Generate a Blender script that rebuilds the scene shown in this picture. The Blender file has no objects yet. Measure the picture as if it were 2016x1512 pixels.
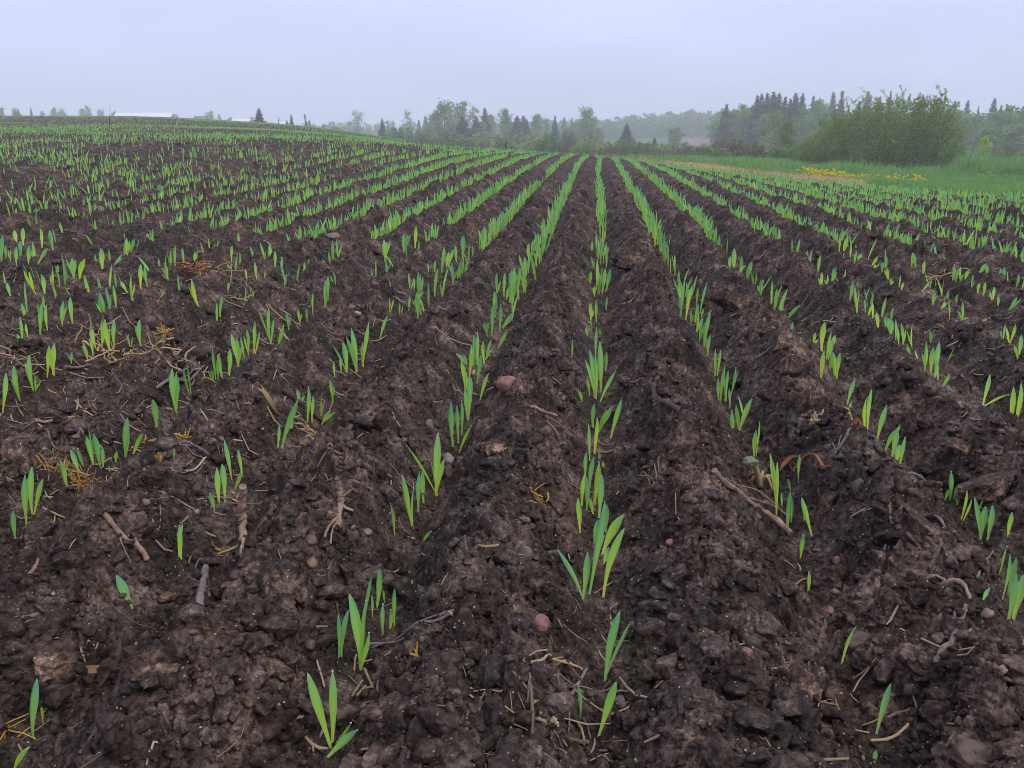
import bpy, math, random
import numpy as np
from mathutils import Vector, noise as mnoise

# ------------------------------------------------------------------ camera, world, sun, exposure
scene = bpy.context.scene
F_PX = 1630.0                       # focal length in pixels of the 2016 px wide photograph
PITCH = math.atan(471.0 / F_PX)     # below the horizon
YAW = math.radians(5.85)            # camera turned left of the crop rows (rows run along +Y)
CAM_Z = 0.36

cam_data = bpy.data.cameras.new('camera')
cam_data.sensor_width = 36.0
cam_data.lens = 36.0 * F_PX / 2016.0
cam_data.clip_start = 0.02
cam_data.clip_end = 5000.0
cam = bpy.data.objects.new('camera', cam_data)
scene.collection.objects.link(cam)
cam.location = (0, 0, CAM_Z)
cam.rotation_euler = (math.pi / 2 - PITCH, 0, YAW)
scene.camera = cam

SUN_EL, SUN_AZ = math.radians(50), math.radians(125)
world = bpy.data.worlds.new('World')
scene.world = world
world.use_nodes = True
wn, wl = world.node_tree.nodes, world.node_tree.links
wn.clear()
w_out = wn.new('ShaderNodeOutputWorld')
w_bg = wn.new('ShaderNodeBackground')
w_sky = wn.new('ShaderNodeTexSky')
w_sky.sky_type = 'NISHITA'
w_sky.sun_disc = False
w_sky.sun_elevation = SUN_EL
w_sky.sun_rotation = SUN_AZ
w_sky.air_density = 1.0
w_sky.dust_density = 3.0
w_bg.inputs['Strength'].default_value = 0.10
# overcast layer: a cloud sheet that is slightly brighter towards the zenith, with faint soft structure
w_tc = wn.new('ShaderNodeTexCoord')
w_sep = wn.new('ShaderNodeSeparateXYZ')
w_ramp = wn.new('ShaderNodeValToRGB')
w_ramp.color_ramp.elements[0].position = 0.0
w_ramp.color_ramp.elements[0].color = (7.9, 8.4, 12.2, 1)
w_ramp.color_ramp.elements[1].position = 1.0
w_ramp.color_ramp.elements[1].color = (10.0, 10.2, 12.0, 1)
_e = w_ramp.color_ramp.elements.new(0.30)
_e.color = (8.6, 9.2, 13.4, 1)
w_map = wn.new('ShaderNodeMapping')
w_map.inputs['Scale'].default_value = (2.0, 2.0, 7.0)
w_noise = wn.new('ShaderNodeTexNoise')
w_noise.inputs['Scale'].default_value = 1.6
w_noise.inputs['Detail'].default_value = 3.0
w_mr = wn.new('ShaderNodeMapRange')
w_mr.inputs['From Min'].default_value = 0.3
w_mr.inputs['From Max'].default_value = 0.7
w_mr.inputs['To Min'].default_value = 0.93
w_mr.inputs['To Max'].default_value = 1.06
w_mul = wn.new('ShaderNodeMix'); w_mul.data_type = 'RGBA'; w_mul.blend_type = 'MULTIPLY'
w_mul.inputs['Factor'].default_value = 1.0
w_mix = wn.new('ShaderNodeMix'); w_mix.data_type = 'RGBA'
w_mix.inputs['Factor'].default_value = 0.88
wl.new(w_tc.outputs['Generated'], w_sep.inputs[0])
wl.new(w_sep.outputs['Z'], w_ramp.inputs['Fac'])
wl.new(w_tc.outputs['Generated'], w_map.inputs['Vector'])
wl.new(w_map.outputs[0], w_noise.inputs['Vector'])
wl.new(w_noise.outputs['Fac'], w_mr.inputs['Value'])
wl.new(w_ramp.outputs['Color'], w_mul.inputs['A'])
wl.new(w_mr.outputs['Result'], w_mul.inputs['B'])
wl.new(w_sky.outputs['Color'], w_mix.inputs['A'])
wl.new(w_mul.outputs['Result'], w_mix.inputs['B'])
wl.new(w_mix.outputs['Result'], w_bg.inputs['Color'])
wl.new(w_bg.outputs[0], w_out.inputs['Surface'])

sun_data = bpy.data.lights.new('sun', 'SUN')
sun_data.energy = 1.5
sun_data.angle = math.radians(24)
sun_data.color = (1.0, 0.96, 0.90)
sun = bpy.data.objects.new('sun', sun_data)
scene.collection.objects.link(sun)
sun.rotation_euler = (math.pi / 2 - SUN_EL, 0, math.pi - SUN_AZ)

scene.view_settings.view_transform = 'Standard'
scene.view_settings.look = 'None'
scene.view_settings.exposure = 0.0
scene.view_settings.gamma = 1.0
scene.view_settings.use_curve_mapping = False
scene.render.engine = 'CYCLES'
scene.cycles.use_denoising = True
scene.cycles.denoiser = 'OPENIMAGEDENOISE'
scene.cycles.denoising_input_passes = 'RGB_ALBEDO_NORMAL'
scene.cycles.denoising_prefilter = 'ACCURATE'
scene.cycles.pixel_filter_type = 'BLACKMAN_HARRIS'
scene.cycles.filter_width = 0.95
scene.cycles.max_bounces = 6
scene.cycles.diffuse_bounces = 3
scene.cycles.glossy_bounces = 2
scene.cycles.transmission_bounces = 4
scene.cycles.volume_bounces = 4
scene.cycles.transparent_max_bounces = 4
scene.cycles.caustics_reflective = False
scene.cycles.caustics_refractive = False

RND = random.Random(11)
NPR = np.random.default_rng(5)
COL = scene.collection
f32 = np.float32

# ------------------------------------------------------------------ object helpers
def link(name, data, parent=None):
    o = bpy.data.objects.new(name, data)
    COL.objects.link(o)
    if parent is not None:
        o.parent = parent
    return o

def tag(o, label=None, cat=None, group=None, kind=None):
    if label: o['label'] = label
    if cat: o['category'] = cat
    if group: o['group'] = group
    if kind: o['kind'] = kind
    return o

def mesh_np(name, V, Q, mats, smooth=True, attrs=None, mat_idx=None):
    """V (n,3), Q (m,4) or (m,3) -> mesh data"""
    V = np.asarray(V, f32); Q = np.asarray(Q, np.int32)
    me = bpy.data.meshes.new(name)
    k = Q.shape[1]
    me.vertices.add(len(V)); me.vertices.foreach_set('co', V.ravel())
    me.loops.add(Q.size); me.loops.foreach_set('vertex_index', Q.ravel())
    me.polygons.add(len(Q))
    me.polygons.foreach_set('loop_start', np.arange(0, Q.size, k, dtype=np.int32))
    try:
        me.polygons.foreach_set('loop_total', np.full(len(Q), k, np.int32))
    except Exception:
        pass
    for m in (mats if isinstance(mats, (list, tuple)) else [mats]):
        me.materials.append(m)
    me.polygons.foreach_set('use_smooth', np.full(len(Q), bool(smooth)))
    if mat_idx is not None:
        me.polygons.foreach_set('material_index', np.asarray(mat_idx, np.int32))
    for an, av in (attrs or {}).items():
        a = me.attributes.new(an, 'FLOAT', 'POINT')
        a.data.foreach_set('value', np.asarray(av, f32))
    me.update(calc_edges=True)
    return me

class MB:
    """collects tubes, sheets and quads and links them as one mesh"""
    def __init__(s): s.V = []; s.Q = []; s.T = []; s.R = []; s.n = 0
    def add(s, V, Q, t=None, r=0.5):
        V = np.asarray(V, f32); Q = np.asarray(Q, np.int32)
        s.V.append(V); s.Q.append(Q + s.n); s.n += len(V)
        s.T.append(np.zeros(len(V), f32) if t is None else np.asarray(t, f32))
        s.R.append(np.full(len(V), r, f32) if np.isscalar(r) else np.asarray(r, f32))
    def tube(s, pts, rad, sides=6, r=0.5, cap=True):
        P = np.asarray(pts, float); n = len(P)
        rad = np.full(n, rad) if np.isscalar(rad) else np.asarray(rad, float)
        V = []
        for i in range(n):
            d = P[min(i + 1, n - 1)] - P[max(i - 1, 0)]
            d /= (np.linalg.norm(d) + 1e-12)
            a = np.cross(d, [0.13, 0.21, 0.97]); a /= (np.linalg.norm(a) + 1e-12)
            b = np.cross(d, a)
            for k in range(sides):
                t = 2 * math.pi * k / sides
                V.append(P[i] + rad[i] * (a * math.cos(t) + b * math.sin(t)))
        Q = []
        for i in range(n - 1):
            for k in range(sides):
                k2 = (k + 1) % sides
                Q.append((i * sides + k, i * sides + k2, (i + 1) * sides + k2, (i + 1) * sides + k))
        if cap:
            V.append(P[-1]); c = len(V) - 1; o = (n - 1) * sides
            for k in range(0, sides): Q.append((o + k, o + (k + 1) % sides, c, c))
            V.append(P[0]); c = len(V) - 1
            for k in range(0, sides): Q.append((k, c, c, (k + 1) % sides))
        Q = [q for q in Q]
        s.add(V, Q, np.repeat(np.linspace(0, 1, n), sides).tolist() + ([1, 0] if cap else []), r)
    def data(s, name, mats, smooth=True):
        V = np.concatenate(s.V); Q = np.concatenate(s.Q)
        me = bpy.data.meshes.new(name)
        faces = []
        tri = (Q[:, 2] == Q[:, 3]) | (Q[:, 1] == Q[:, 2])
        if tri.any():
            faces = [tuple(dict.fromkeys(q)) for q in Q.tolist()]
            me.from_pydata(V.tolist(), [], faces)
            for m in (mats if isinstance(mats, (list, tuple)) else [mats]): me.materials.append(m)
            me.polygons.foreach_set('use_smooth', np.full(len(faces), bool(smooth)))
            for an, av in (('t', np.concatenate(s.T)), ('rnd', np.concatenate(s.R))):
                me.attributes.new(an, 'FLOAT', 'POINT').data.foreach_set('value', av.astype(f32))
            me.update()
            return me
        return mesh_np(name, V, Q, mats, smooth, {'t': np.concatenate(s.T), 'rnd': np.concatenate(s.R)})
    def build(s, name, mats, parent=None, smooth=True):
        return link(name, s.data(name, mats, smooth), parent)

# ------------------------------------------------------------------ materials
def new_mat(name):
    m = bpy.data.materials.new(name); m.use_nodes = True
    nt = m.node_tree
    return m, nt, nt.nodes, nt.links, nt.nodes['Principled BSDF']

def N(nodes, kind, **kw):
    n = nodes.new(kind)
    for k, v in kw.items():
        if k in n.inputs: n.inputs[k].default_value = v
        else: setattr(n, k, v)
    return n

def ramp(nodes, stops):
    r = nodes.new('ShaderNodeValToRGB'); cr = r.color_ramp
    while len(cr.elements) > 1: cr.elements.remove(cr.elements[-1])
    cr.elements[0].position, cr.elements[0].color = stops[0][0], (*stops[0][1], 1)
    for p, c in stops[1:]:
        e = cr.elements.new(p); e.color = (*c, 1)
    return r

def mixrgb(nodes, links, fac, a, b, blend='MIX'):
    m = nodes.new('ShaderNodeMix'); m.data_type = 'RGBA'; m.blend_type = blend
    for sock, v in ((m.inputs['Factor'], fac), (m.inputs['A'], a), (m.inputs['B'], b)):
        if isinstance(v, (int, float)): sock.default_value = v
        elif isinstance(v, tuple): sock.default_value = (*v, 1)
        else: links.new(v, sock)
    return m.outputs['Result']

def soil_colour(nodes, links, vec, scale=1.0):
    """moist dark loam: brown mottling, reddish and drier greyish crumbs, pale grit specks"""
    n1 = N(nodes, 'ShaderNodeTexNoise', Scale=26 * scale, Detail=6, Roughness=0.65)
    n2 = N(nodes, 'ShaderNodeTexNoise', Scale=190 * scale, Detail=4, Roughness=0.7)
    n3 = N(nodes, 'ShaderNodeTexNoise', Scale=7 * scale, Detail=3)
    for n in (n1, n2, n3): links.new(vec, n.inputs['Vector'])
    r1 = ramp(nodes, [(0.30, (0.0155, 0.0110, 0.0090)), (0.50, (0.046, 0.0333, 0.0275)), (0.70, (0.142, 0.109, 0.090))])
    links.new(n1.outputs['Fac'], r1.inputs['Fac'])
    r2 = ramp(nodes, [(0.34, (0.34, 0.32, 0.32)), (0.50, (1, 1, 1)), (0.64, (2.1, 2.0, 1.92))])
    links.new(n2.outputs['Fac'], r2.inputs['Fac'])
    c = mixrgb(nodes, links, 1.0, r1.outputs['Color'], r2.outputs['Color'], 'MULTIPLY')
    r3 = ramp(nodes, [(0.40, (0.85, 0.85, 0.88)), (0.60, (1.2, 1.13, 1.08))])
    links.new(n3.outputs['Fac'], r3.inputs['Fac'])
    c = mixrgb(nodes, links, 1.0, c, r3.outputs['Color'], 'MULTIPLY')
    # pale grit
    v = N(nodes, 'ShaderNodeTexVoronoi', Scale=420 * scale)
    links.new(vec, v.inputs['Vector'])
    sep = nodes.new('ShaderNodeSeparateColor'); links.new(v.outputs['Color'], sep.inputs[0])
    gt = N(nodes, 'ShaderNodeMath', operation='GREATER_THAN'); gt.inputs[1].default_value = 0.92
    links.new(sep.outputs[0], gt.inputs[0])
    lt = N(nodes, 'ShaderNodeMath', operation='LESS_THAN'); lt.inputs[1].default_value = 0.30
    links.new(v.outputs['Distance'], lt.inputs[0])
    mu = N(nodes, 'ShaderNodeMath', operation='MULTIPLY')
    links.new(gt.outputs[0], mu.inputs[0]); links.new(lt.outputs[0], mu.inputs[1])
    gr = ramp(nodes, [(0.0, (0.16, 0.085, 0.07)), (0.35, (0.20, 0.15, 0.13)), (0.75, (0.24, 0.20, 0.18)), (1.0, (0.42, 0.39, 0.37))])
    links.new(sep.outputs[1], gr.inputs['Fac'])
    return mixrgb(nodes, links, mu.outputs[0], c, gr.outputs['Color']), n2

def make_soil(name='soil', scale=1.0, tint=None):
    m, nt, nodes, links, bs = new_mat(name)
    tc = nodes.new('ShaderNodeTexCoord')
    c, fine = soil_colour(nodes, links, tc.outputs['Object'], scale)
    if tint: c = mixrgb(nodes, links, 1.0, c, tint, 'MULTIPLY')
    links.new(c, bs.inputs['Base Color'])
    bs.inputs['Roughness'].default_value = 0.72
    bs.inputs['Specular IOR Level'].default_value = 0.16
    b = N(nodes, 'ShaderNodeBump', Strength=0.9, Distance=0.003)
    links.new(fine.outputs['Fac'], b.inputs['Height']); links.new(b.outputs[0], bs.inputs['Normal'])
    return m

def make_ground():
    m, nt, nodes, links, bs = new_mat('field_ground')
    tc = nodes.new('ShaderNodeTexCoord'); vec = tc.outputs['Object']
    c, fine = soil_colour(nodes, links, vec)
    def att(n):
        a = nodes.new('ShaderNodeAttribute'); a.attribute_name = n; return a.outputs['Fac']
    # dry crust on clod tops, with highlights and furrow shade painted in
    c = mixrgb(nodes, links, att('dry'), c, mixrgb(nodes, links, 1.0, c, (1.75, 1.62, 1.5), 'MULTIPLY'))
    ng = N(nodes, 'ShaderNodeTexNoise', Scale=1.4, Detail=6, Roughness=0.7); links.new(vec, ng.inputs['Vector'])
    rg = ramp(nodes, [(0.3, (0.035, 0.075, 0.022)), (0.55, (0.06, 0.12, 0.035)), (0.75, (0.10, 0.15, 0.05))])
    links.new(ng.outputs['Fac'], rg.inputs['Fac'])
    c = mixrgb(nodes, links, att('grass'), c, rg.outputs['Color'])
    rt = ramp(nodes, [(0.3, (0.26, 0.20, 0.14)), (0.7, (0.42, 0.33, 0.235))])
    nt2 = N(nodes, 'ShaderNodeTexNoise', Scale=9, Detail=6, Roughness=0.7); links.new(vec, nt2.inputs['Vector'])
    links.new(nt2.outputs['Fac'], rt.inputs['Fac'])
    c = mixrgb(nodes, links, att('tan'), c, rt.outputs['Color'])
    c = mixrgb(nodes, links, att('plough'), c, (0.22, 0.13, 0.11))
    links.new(c, bs.inputs['Base Color'])
    bs.inputs['Roughness'].default_value = 0.72
    bs.inputs['Specular IOR Level'].default_value = 0.16
    b = N(nodes, 'ShaderNodeBump', Strength=0.9, Distance=0.003)
    links.new(fine.outputs['Fac'], b.inputs['Height']); links.new(b.outputs[0], bs.inputs['Normal'])
    return m

def make_leaf(name, stops, rstops, transl=0.45, rough=0.45, spec=0.35):
    """colour along attribute t, multiplied by a ramp over attribute rnd; part of the light passes through"""
    m, nt, nodes, links, bs = new_mat(name)
    a = nodes.new('ShaderNodeAttribute'); a.attribute_name = 't'
    a2 = nodes.new('ShaderNodeAttribute'); a2.attribute_name = 'rnd'
    r1 = ramp(nodes, stops); r2 = ramp(nodes, rstops)
    links.new(a.outputs['Fac'], r1.inputs['Fac']); links.new(a2.outputs['Fac'], r2.inputs['Fac'])
    c = mixrgb(nodes, links, 1.0, r1.outputs['Color'], r2.outputs['Color'], 'MULTIPLY')
    links.new(c, bs.inputs['Base Color'])
    bs.inputs['Roughness'].default_value = rough
    bs.inputs['Specular IOR Level'].default_value = spec
    tr = nodes.new('ShaderNodeBsdfTranslucent')
    c2 = mixrgb(nodes, links, 1.0, c, (1.25, 1.2, 0.6), 'MULTIPLY')
    links.new(c2, tr.inputs['Color'])
    mx = N(nodes, 'ShaderNodeMixShader'); mx.inputs[0].default_value = transl
    links.new(bs.outputs[0], mx.inputs[1]); links.new(tr.outputs[0], mx.inputs[2])
    links.new(mx.outputs[0], nodes['Material Output'].inputs['Surface'])
    return m

def make_noisy(name, c1, c2, scale=30, rough=0.8, bump=0.4, dist=0.002, c3=None, spec=0.3, stretch=(1, 1, 1)):
    m, nt, nodes, links, bs = new_mat(name)
    tc = nodes.new('ShaderNodeTexCoord')
    mp = nodes.new('ShaderNodeMapping'); mp.inputs['Scale'].default_value = stretch
    links.new(tc.outputs['Object'], mp.inputs['Vector'])
    n = N(nodes, 'ShaderNodeTexNoise', Scale=scale, Detail=6, Roughness=0.68)
    links.new(mp.outputs[0], n.inputs['Vector'])
    st = [(0.32, c1), (0.66, c2)] + ([(0.8, c3)] if c3 else [])
    r = ramp(nodes, st)
    links.new(n.outputs['Fac'], r.inputs['Fac']); links.new(r.outputs['Color'], bs.inputs['Base Color'])
    bs.inputs['Roughness'].default_value = rough
    bs.inputs['Specular IOR Level'].default_value = spec
    b = N(nodes, 'ShaderNodeBump', Strength=bump, Distance=dist)
    links.new(n.outputs['Fac'], b.inputs['Height']); links.new(b.outputs[0], bs.inputs['Normal'])
    return m

M = {}
M['ground'] = make_ground()
M['soil'] = make_soil()
M['clod'] = make_soil('clod_soil', 1.0, (1.30, 1.22, 1.15))
M['clod_dry'] = make_soil('dry_clod_soil', 1.0, (1.95, 1.78, 1.62))
M['blade'] = make_leaf('seedling_blade',
    [(0.0, (0.70, 0.80, 0.36)), (0.12, (0.60, 0.80, 0.19)), (0.3, (0.50, 0.77, 0.16)), (0.65, (0.35, 0.68, 0.165)), (0.9, (0.26, 0.57, 0.23)), (1.0, (0.40, 0.58, 0.38))],
    [(0.0, (0.62, 0.78, 1.15)), (0.5, (1, 1, 1)), (1.0, (1.45, 1.15, 0.75))], 0.42, 0.42, 0.4)
M['grass'] = make_leaf('grass_blade',
    [(0.0, (0.12, 0.25, 0.08)), (1.0, (0.24, 0.43, 0.18))],
    [(0.0, (0.6, 0.75, 0.9)), (0.5, (1, 1, 1)), (1.0, (1.6, 1.3, 0.9))], 0.4, 0.5, 0.3)
M['tan'] = make_leaf('dead_grass_blade',
    [(0.0, (0.44, 0.35, 0.245)), (1.0, (0.64, 0.53, 0.39))],
    [(0.0, (0.7, 0.65, 0.6)), (1.0, (1.15, 1.1, 1.0))], 0.3, 0.7, 0.2)
M['straw'] = make_leaf('straw_litter_straw',
    [(0.0, (0.38, 0.29, 0.20)), (1.0, (0.50, 0.40, 0.28))],
    [(0.0, (0.32, 0.28, 0.27)), (0.4, (0.7, 0.66, 0.64)), (1.0, (1.15, 1.1, 1.05))], 0.15, 0.7, 0.25)
M['weed'] = make_leaf('withered_weed',
    [(0.0, (0.44, 0.24, 0.11)), (0.5, (0.58, 0.33, 0.08)), (1.0, (0.62, 0.44, 0.13))],
    [(0.0, (0.75, 0.6, 0.5)), (0.5, (1, 1, 1)), (1.0, (1.1, 1.3, 0.9))], 0.3, 0.6, 0.25)
M['husk'] = make_leaf('dry_husk',
    [(0.0, (0.50, 0.37, 0.22)), (1.0, (0.62, 0.48, 0.29))],
    [(0.0, (0.55, 0.5, 0.45)), (1.0, (1.1, 1.05, 1.0))], 0.25, 0.7, 0.2)
M['rust'] = make_leaf('rusty_straw',
    [(0.0, (0.30, 0.13, 0.07)), (1.0, (0.46, 0.22, 0.12))],
    [(0.0, (0.55, 0.5, 0.5)), (1.0, (1.25, 1.2, 1.15))], 0.2, 0.7, 0.2)
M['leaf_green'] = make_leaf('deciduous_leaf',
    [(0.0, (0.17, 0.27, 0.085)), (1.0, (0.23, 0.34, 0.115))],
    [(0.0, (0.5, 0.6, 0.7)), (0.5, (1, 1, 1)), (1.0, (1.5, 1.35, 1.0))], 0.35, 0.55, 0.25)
M['leaf_willow'] = make_leaf('willow_leaf',
    [(0.0, (0.180, 0.260, 0.090)), (1.0, (0.260, 0.360, 0.130))],
    [(0.0, (0.5, 0.55, 0.55)), (0.5, (1, 1, 1)), (1.0, (1.55, 1.45, 1.15))], 0.35, 0.55, 0.25)
M['leaf_pale'] = make_leaf('pale_willow_leaf',
    [(0.0, (0.28, 0.35, 0.15)), (1.0, (0.36, 0.43, 0.20))],
    [(0.0, (0.6, 0.6, 0.55)), (0.5, (1, 1, 1)), (1.0, (1.4, 1.35, 1.2))], 0.35, 0.55, 0.25)
M['leaf_bright'] = make_leaf('sapling_leaf',
    [(0.0, (0.32, 0.48, 0.09)), (1.0, (0.42, 0.60, 0.13))],
    [(0.0, (0.6, 0.7, 0.7)), (0.5, (1, 1, 1)), (1.0, (1.3, 1.2, 0.9))], 0.4, 0.5, 0.25)
M['leaf_brown'] = make_leaf('budding_twig_leaf',
    [(0.0, (0.17, 0.13, 0.085)), (1.0, (0.20, 0.19, 0.095))],
    [(0.0, (0.6, 0.55, 0.55)), (0.5, (1, 1, 1)), (1.0, (1.2, 1.6, 1.1))], 0.3, 0.6, 0.2)
M['needle'] = make_leaf('spruce_needle',
    [(0.0, (0.054, 0.086, 0.050)), (1.0, (0.078, 0.120, 0.068))],
    [(0.0, (0.6, 0.6, 0.7)), (0.5, (1, 1, 1)), (1.0, (1.4, 1.4, 1.2))], 0.15, 0.6, 0.2)
M['petal'] = make_leaf('yellow_petal',
    [(0.0, (0.82, 0.66, 0.05)), (1.0, (0.88, 0.76, 0.08))],
    [(0.0, (0.8, 0.75, 0.7)), (1.0, (1.1, 1.1, 1.1))], 0.3, 0.6, 0.2)
M['bark'] = make_noisy('bark', (0.055, 0.043, 0.034), (0.13, 0.11, 0.095), 8, 0.85, 0.5, 0.02)
M['birch'] = make_noisy('pale_bark', (0.16, 0.15, 0.13), (0.34, 0.33, 0.31), 6, 0.8, 0.4, 0.02)
M['wood'] = make_noisy('dry_wood', (0.14, 0.085, 0.060), (0.38, 0.26, 0.19), 120, 0.8, 0.7, 0.0025, (0.56, 0.43, 0.33))
M['wood_grey'] = make_noisy('grey_wood', (0.10, 0.078, 0.070), (0.25, 0.21, 0.19), 130, 0.8, 0.7, 0.002, (0.42, 0.37, 0.34))
M['wood_dark'] = make_noisy('dark_wood', (0.040, 0.028, 0.024), (0.11, 0.078, 0.064), 130, 0.75, 0.7, 0.002)
M['stone_pink'] = make_noisy('pink_stone', (0.14, 0.075, 0.062), (0.31, 0.155, 0.122), 70, 0.62, 0.6, 0.0015, (0.33, 0.22, 0.185), 0.4)
M['stone_white'] = make_noisy('pale_stone', (0.16, 0.125, 0.11), (0.40, 0.34, 0.305), 70, 0.6, 0.4, 0.0012, None, 0.4)
M['stone_grey'] = make_noisy('grey_stone', (0.072, 0.060, 0.056), (0.16, 0.135, 0.125), 90, 0.6, 0.4, 0.0012, None, 0.4)
M['stone_purple'] = make_noisy('purple_stone', (0.075, 0.045, 0.047), (0.16, 0.090, 0.092), 90, 0.6, 0.4, 0.0012, None, 0.4)
M['stone_tan'] = make_noisy('tan_stone', (0.09, 0.058, 0.042), (0.29, 0.195, 0.14), 70, 0.6, 0.4, 0.0012, None, 0.4)
M['stone_brown'] = make_noisy('brown_stone', (0.080, 0.050, 0.040), (0.16, 0.105, 0.083), 90, 0.65, 0.5, 0.0012, None, 0.35)
M['white_roof'] = make_noisy('white_metal_roof', (0.74, 0.76, 0.78), (0.80, 0.81, 0.82), 0.4, 0.5, 0.05, 0.01)
M['barn_wall'] = make_noisy('barn_wall', (0.30, 0.28, 0.27), (0.40, 0.38, 0.36), 0.8, 0.8, 0.1, 0.01)
M['dark_roof'] = make_noisy('grey_roof', (0.09, 0.09, 0.10), (0.13, 0.13, 0.14), 0.8, 0.7, 0.1, 0.01)
m, _nt, _n, _l, bs = new_mat('dew')
bs.inputs['Base Color'].default_value = (1, 1, 1, 1); bs.inputs['Roughness'].default_value = 0.03
bs.inputs['Transmission Weight'].default_value = 0.55; bs.inputs['IOR'].default_value = 1.33  # part-opaque white body paints in the bright sky glint of the drops
M['dew'] = m

# ------------------------------------------------------------------ noise (numpy)
def _hash(ix, iy, seed):
    h = (ix.astype(np.int64) * 374761393 + iy.astype(np.int64) * 668265263 + seed * 974634777) & 0xFFFFFFFF
    h = ((h ^ (h >> 13)) * 1274126177) & 0xFFFFFFFF
    h = h ^ (h >> 16)
    return (h & 0xFFFFFF).astype(f32) / f32(0xFFFFFF)

def vnoise(x, y, seed):
    ix = np.floor(x); iy = np.floor(y)
    fx = (x - ix).astype(f32); fy = (y - iy).astype(f32)
    ix = ix.astype(np.int64); iy = iy.astype(np.int64)
    u = fx * fx * (3 - 2 * fx); v = fy * fy * (3 - 2 * fy)
    a = _hash(ix, iy, seed); b = _hash(ix + 1, iy, seed); c = _hash(ix, iy + 1, seed); d = _hash(ix + 1, iy + 1, seed)
    return (a + (b - a) * u) * (1 - v) + (c + (d - c) * u) * v - f32(0.5)

def fbm(x, y, scale, octs, seed, gain=0.5):
    s = 0.0; a = 1.0
    for o in range(octs):
        s = s + a * vnoise(x * scale + 17.3 * o, y * scale - 9.1 * o, seed + o)
        scale *= 2.03; a *= gain
    return s

def domes(x, y, cell, seed, prob, flat=0.75):
    """union of rounded lumps; returns height in metres"""
    gx = np.floor(x / cell); gy = np.floor(y / cell)
    ix = gx.astype(np.int64); iy = gy.astype(np.int64)
    out = np.zeros(x.shape, f32)
    for di in (-1, 0, 1):
        for dj in (-1, 0, 1):
            jx, jy = ix + di, iy + dj
            px = (jx + _hash(jx, jy, seed)) * cell; py = (jy + _hash(jx, jy, seed + 1)) * cell
            hr = _hash(jx, jy, seed + 2)
            r = cell * (0.22 + 0.42 * hr * hr)
            on = _hash(jx, jy, seed + 3) < prob
            e = 0.75 + 0.6 * _hash(jx, jy, seed + 4)
            th = _hash(jx, jy, seed + 5) * 6.283
            dx = x - px; dy = y - py
            ct, st = np.cos(th), np.sin(th)
            qx = (dx * ct + dy * st) * e; qy = (-dx * st + dy * ct) / e
            ax, ay = np.abs(qx) / r, np.abs(qy) / r
            m = 0.55 * np.maximum(np.maximum(ax, ay), (ax + ay) * 0.72) + 0.45 * np.sqrt(ax * ax + ay * ay)
            tl = _hash(jx, jy, seed + 7) * 6.283; ta = 0.15 + 0.5 * _hash(jx, jy, seed + 8)
            top = 0.62 + ta * (np.cos(tl) * qx + np.sin(tl) * qy) / r
            side = 2.4 * (1 - m)
            pr = np.minimum(np.minimum(side, top), 0.55 + 1.2 * (1 - m) * 0.5)
            h = np.where(on & (m < 1), r * np.maximum(pr, 0) * flat * (0.6 + 0.6 * _hash(jx, jy, seed + 6)), 0)
            out = np.maximum(out, h.astype(f32))
    return out

def sstep(a, b, x):
    t = np.clip((x - a) / (b - a), 0, 1)
    return t * t * (3 - 2 * t)

# ------------------------------------------------------------------ terrain
CP, SP = math.cos(PITCH), math.sin(PITCH)
CY, SY = math.cos(YAW), math.sin(YAW)
S_ROW = 0.170
X_C = 0.006

def cam_frame(X, Y):
    return X * CY + Y * SY, -X * SY + Y * CY          # lateral, forward
def world_xy(c, D):
    return c * CY - D * SY, c * SY + D * CY
def slope_of(y):
    v = y - 756.0
    return (F_PX * SP + v * CP) / (F_PX * CP - v * SP)  # downwards per forward metre

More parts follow.
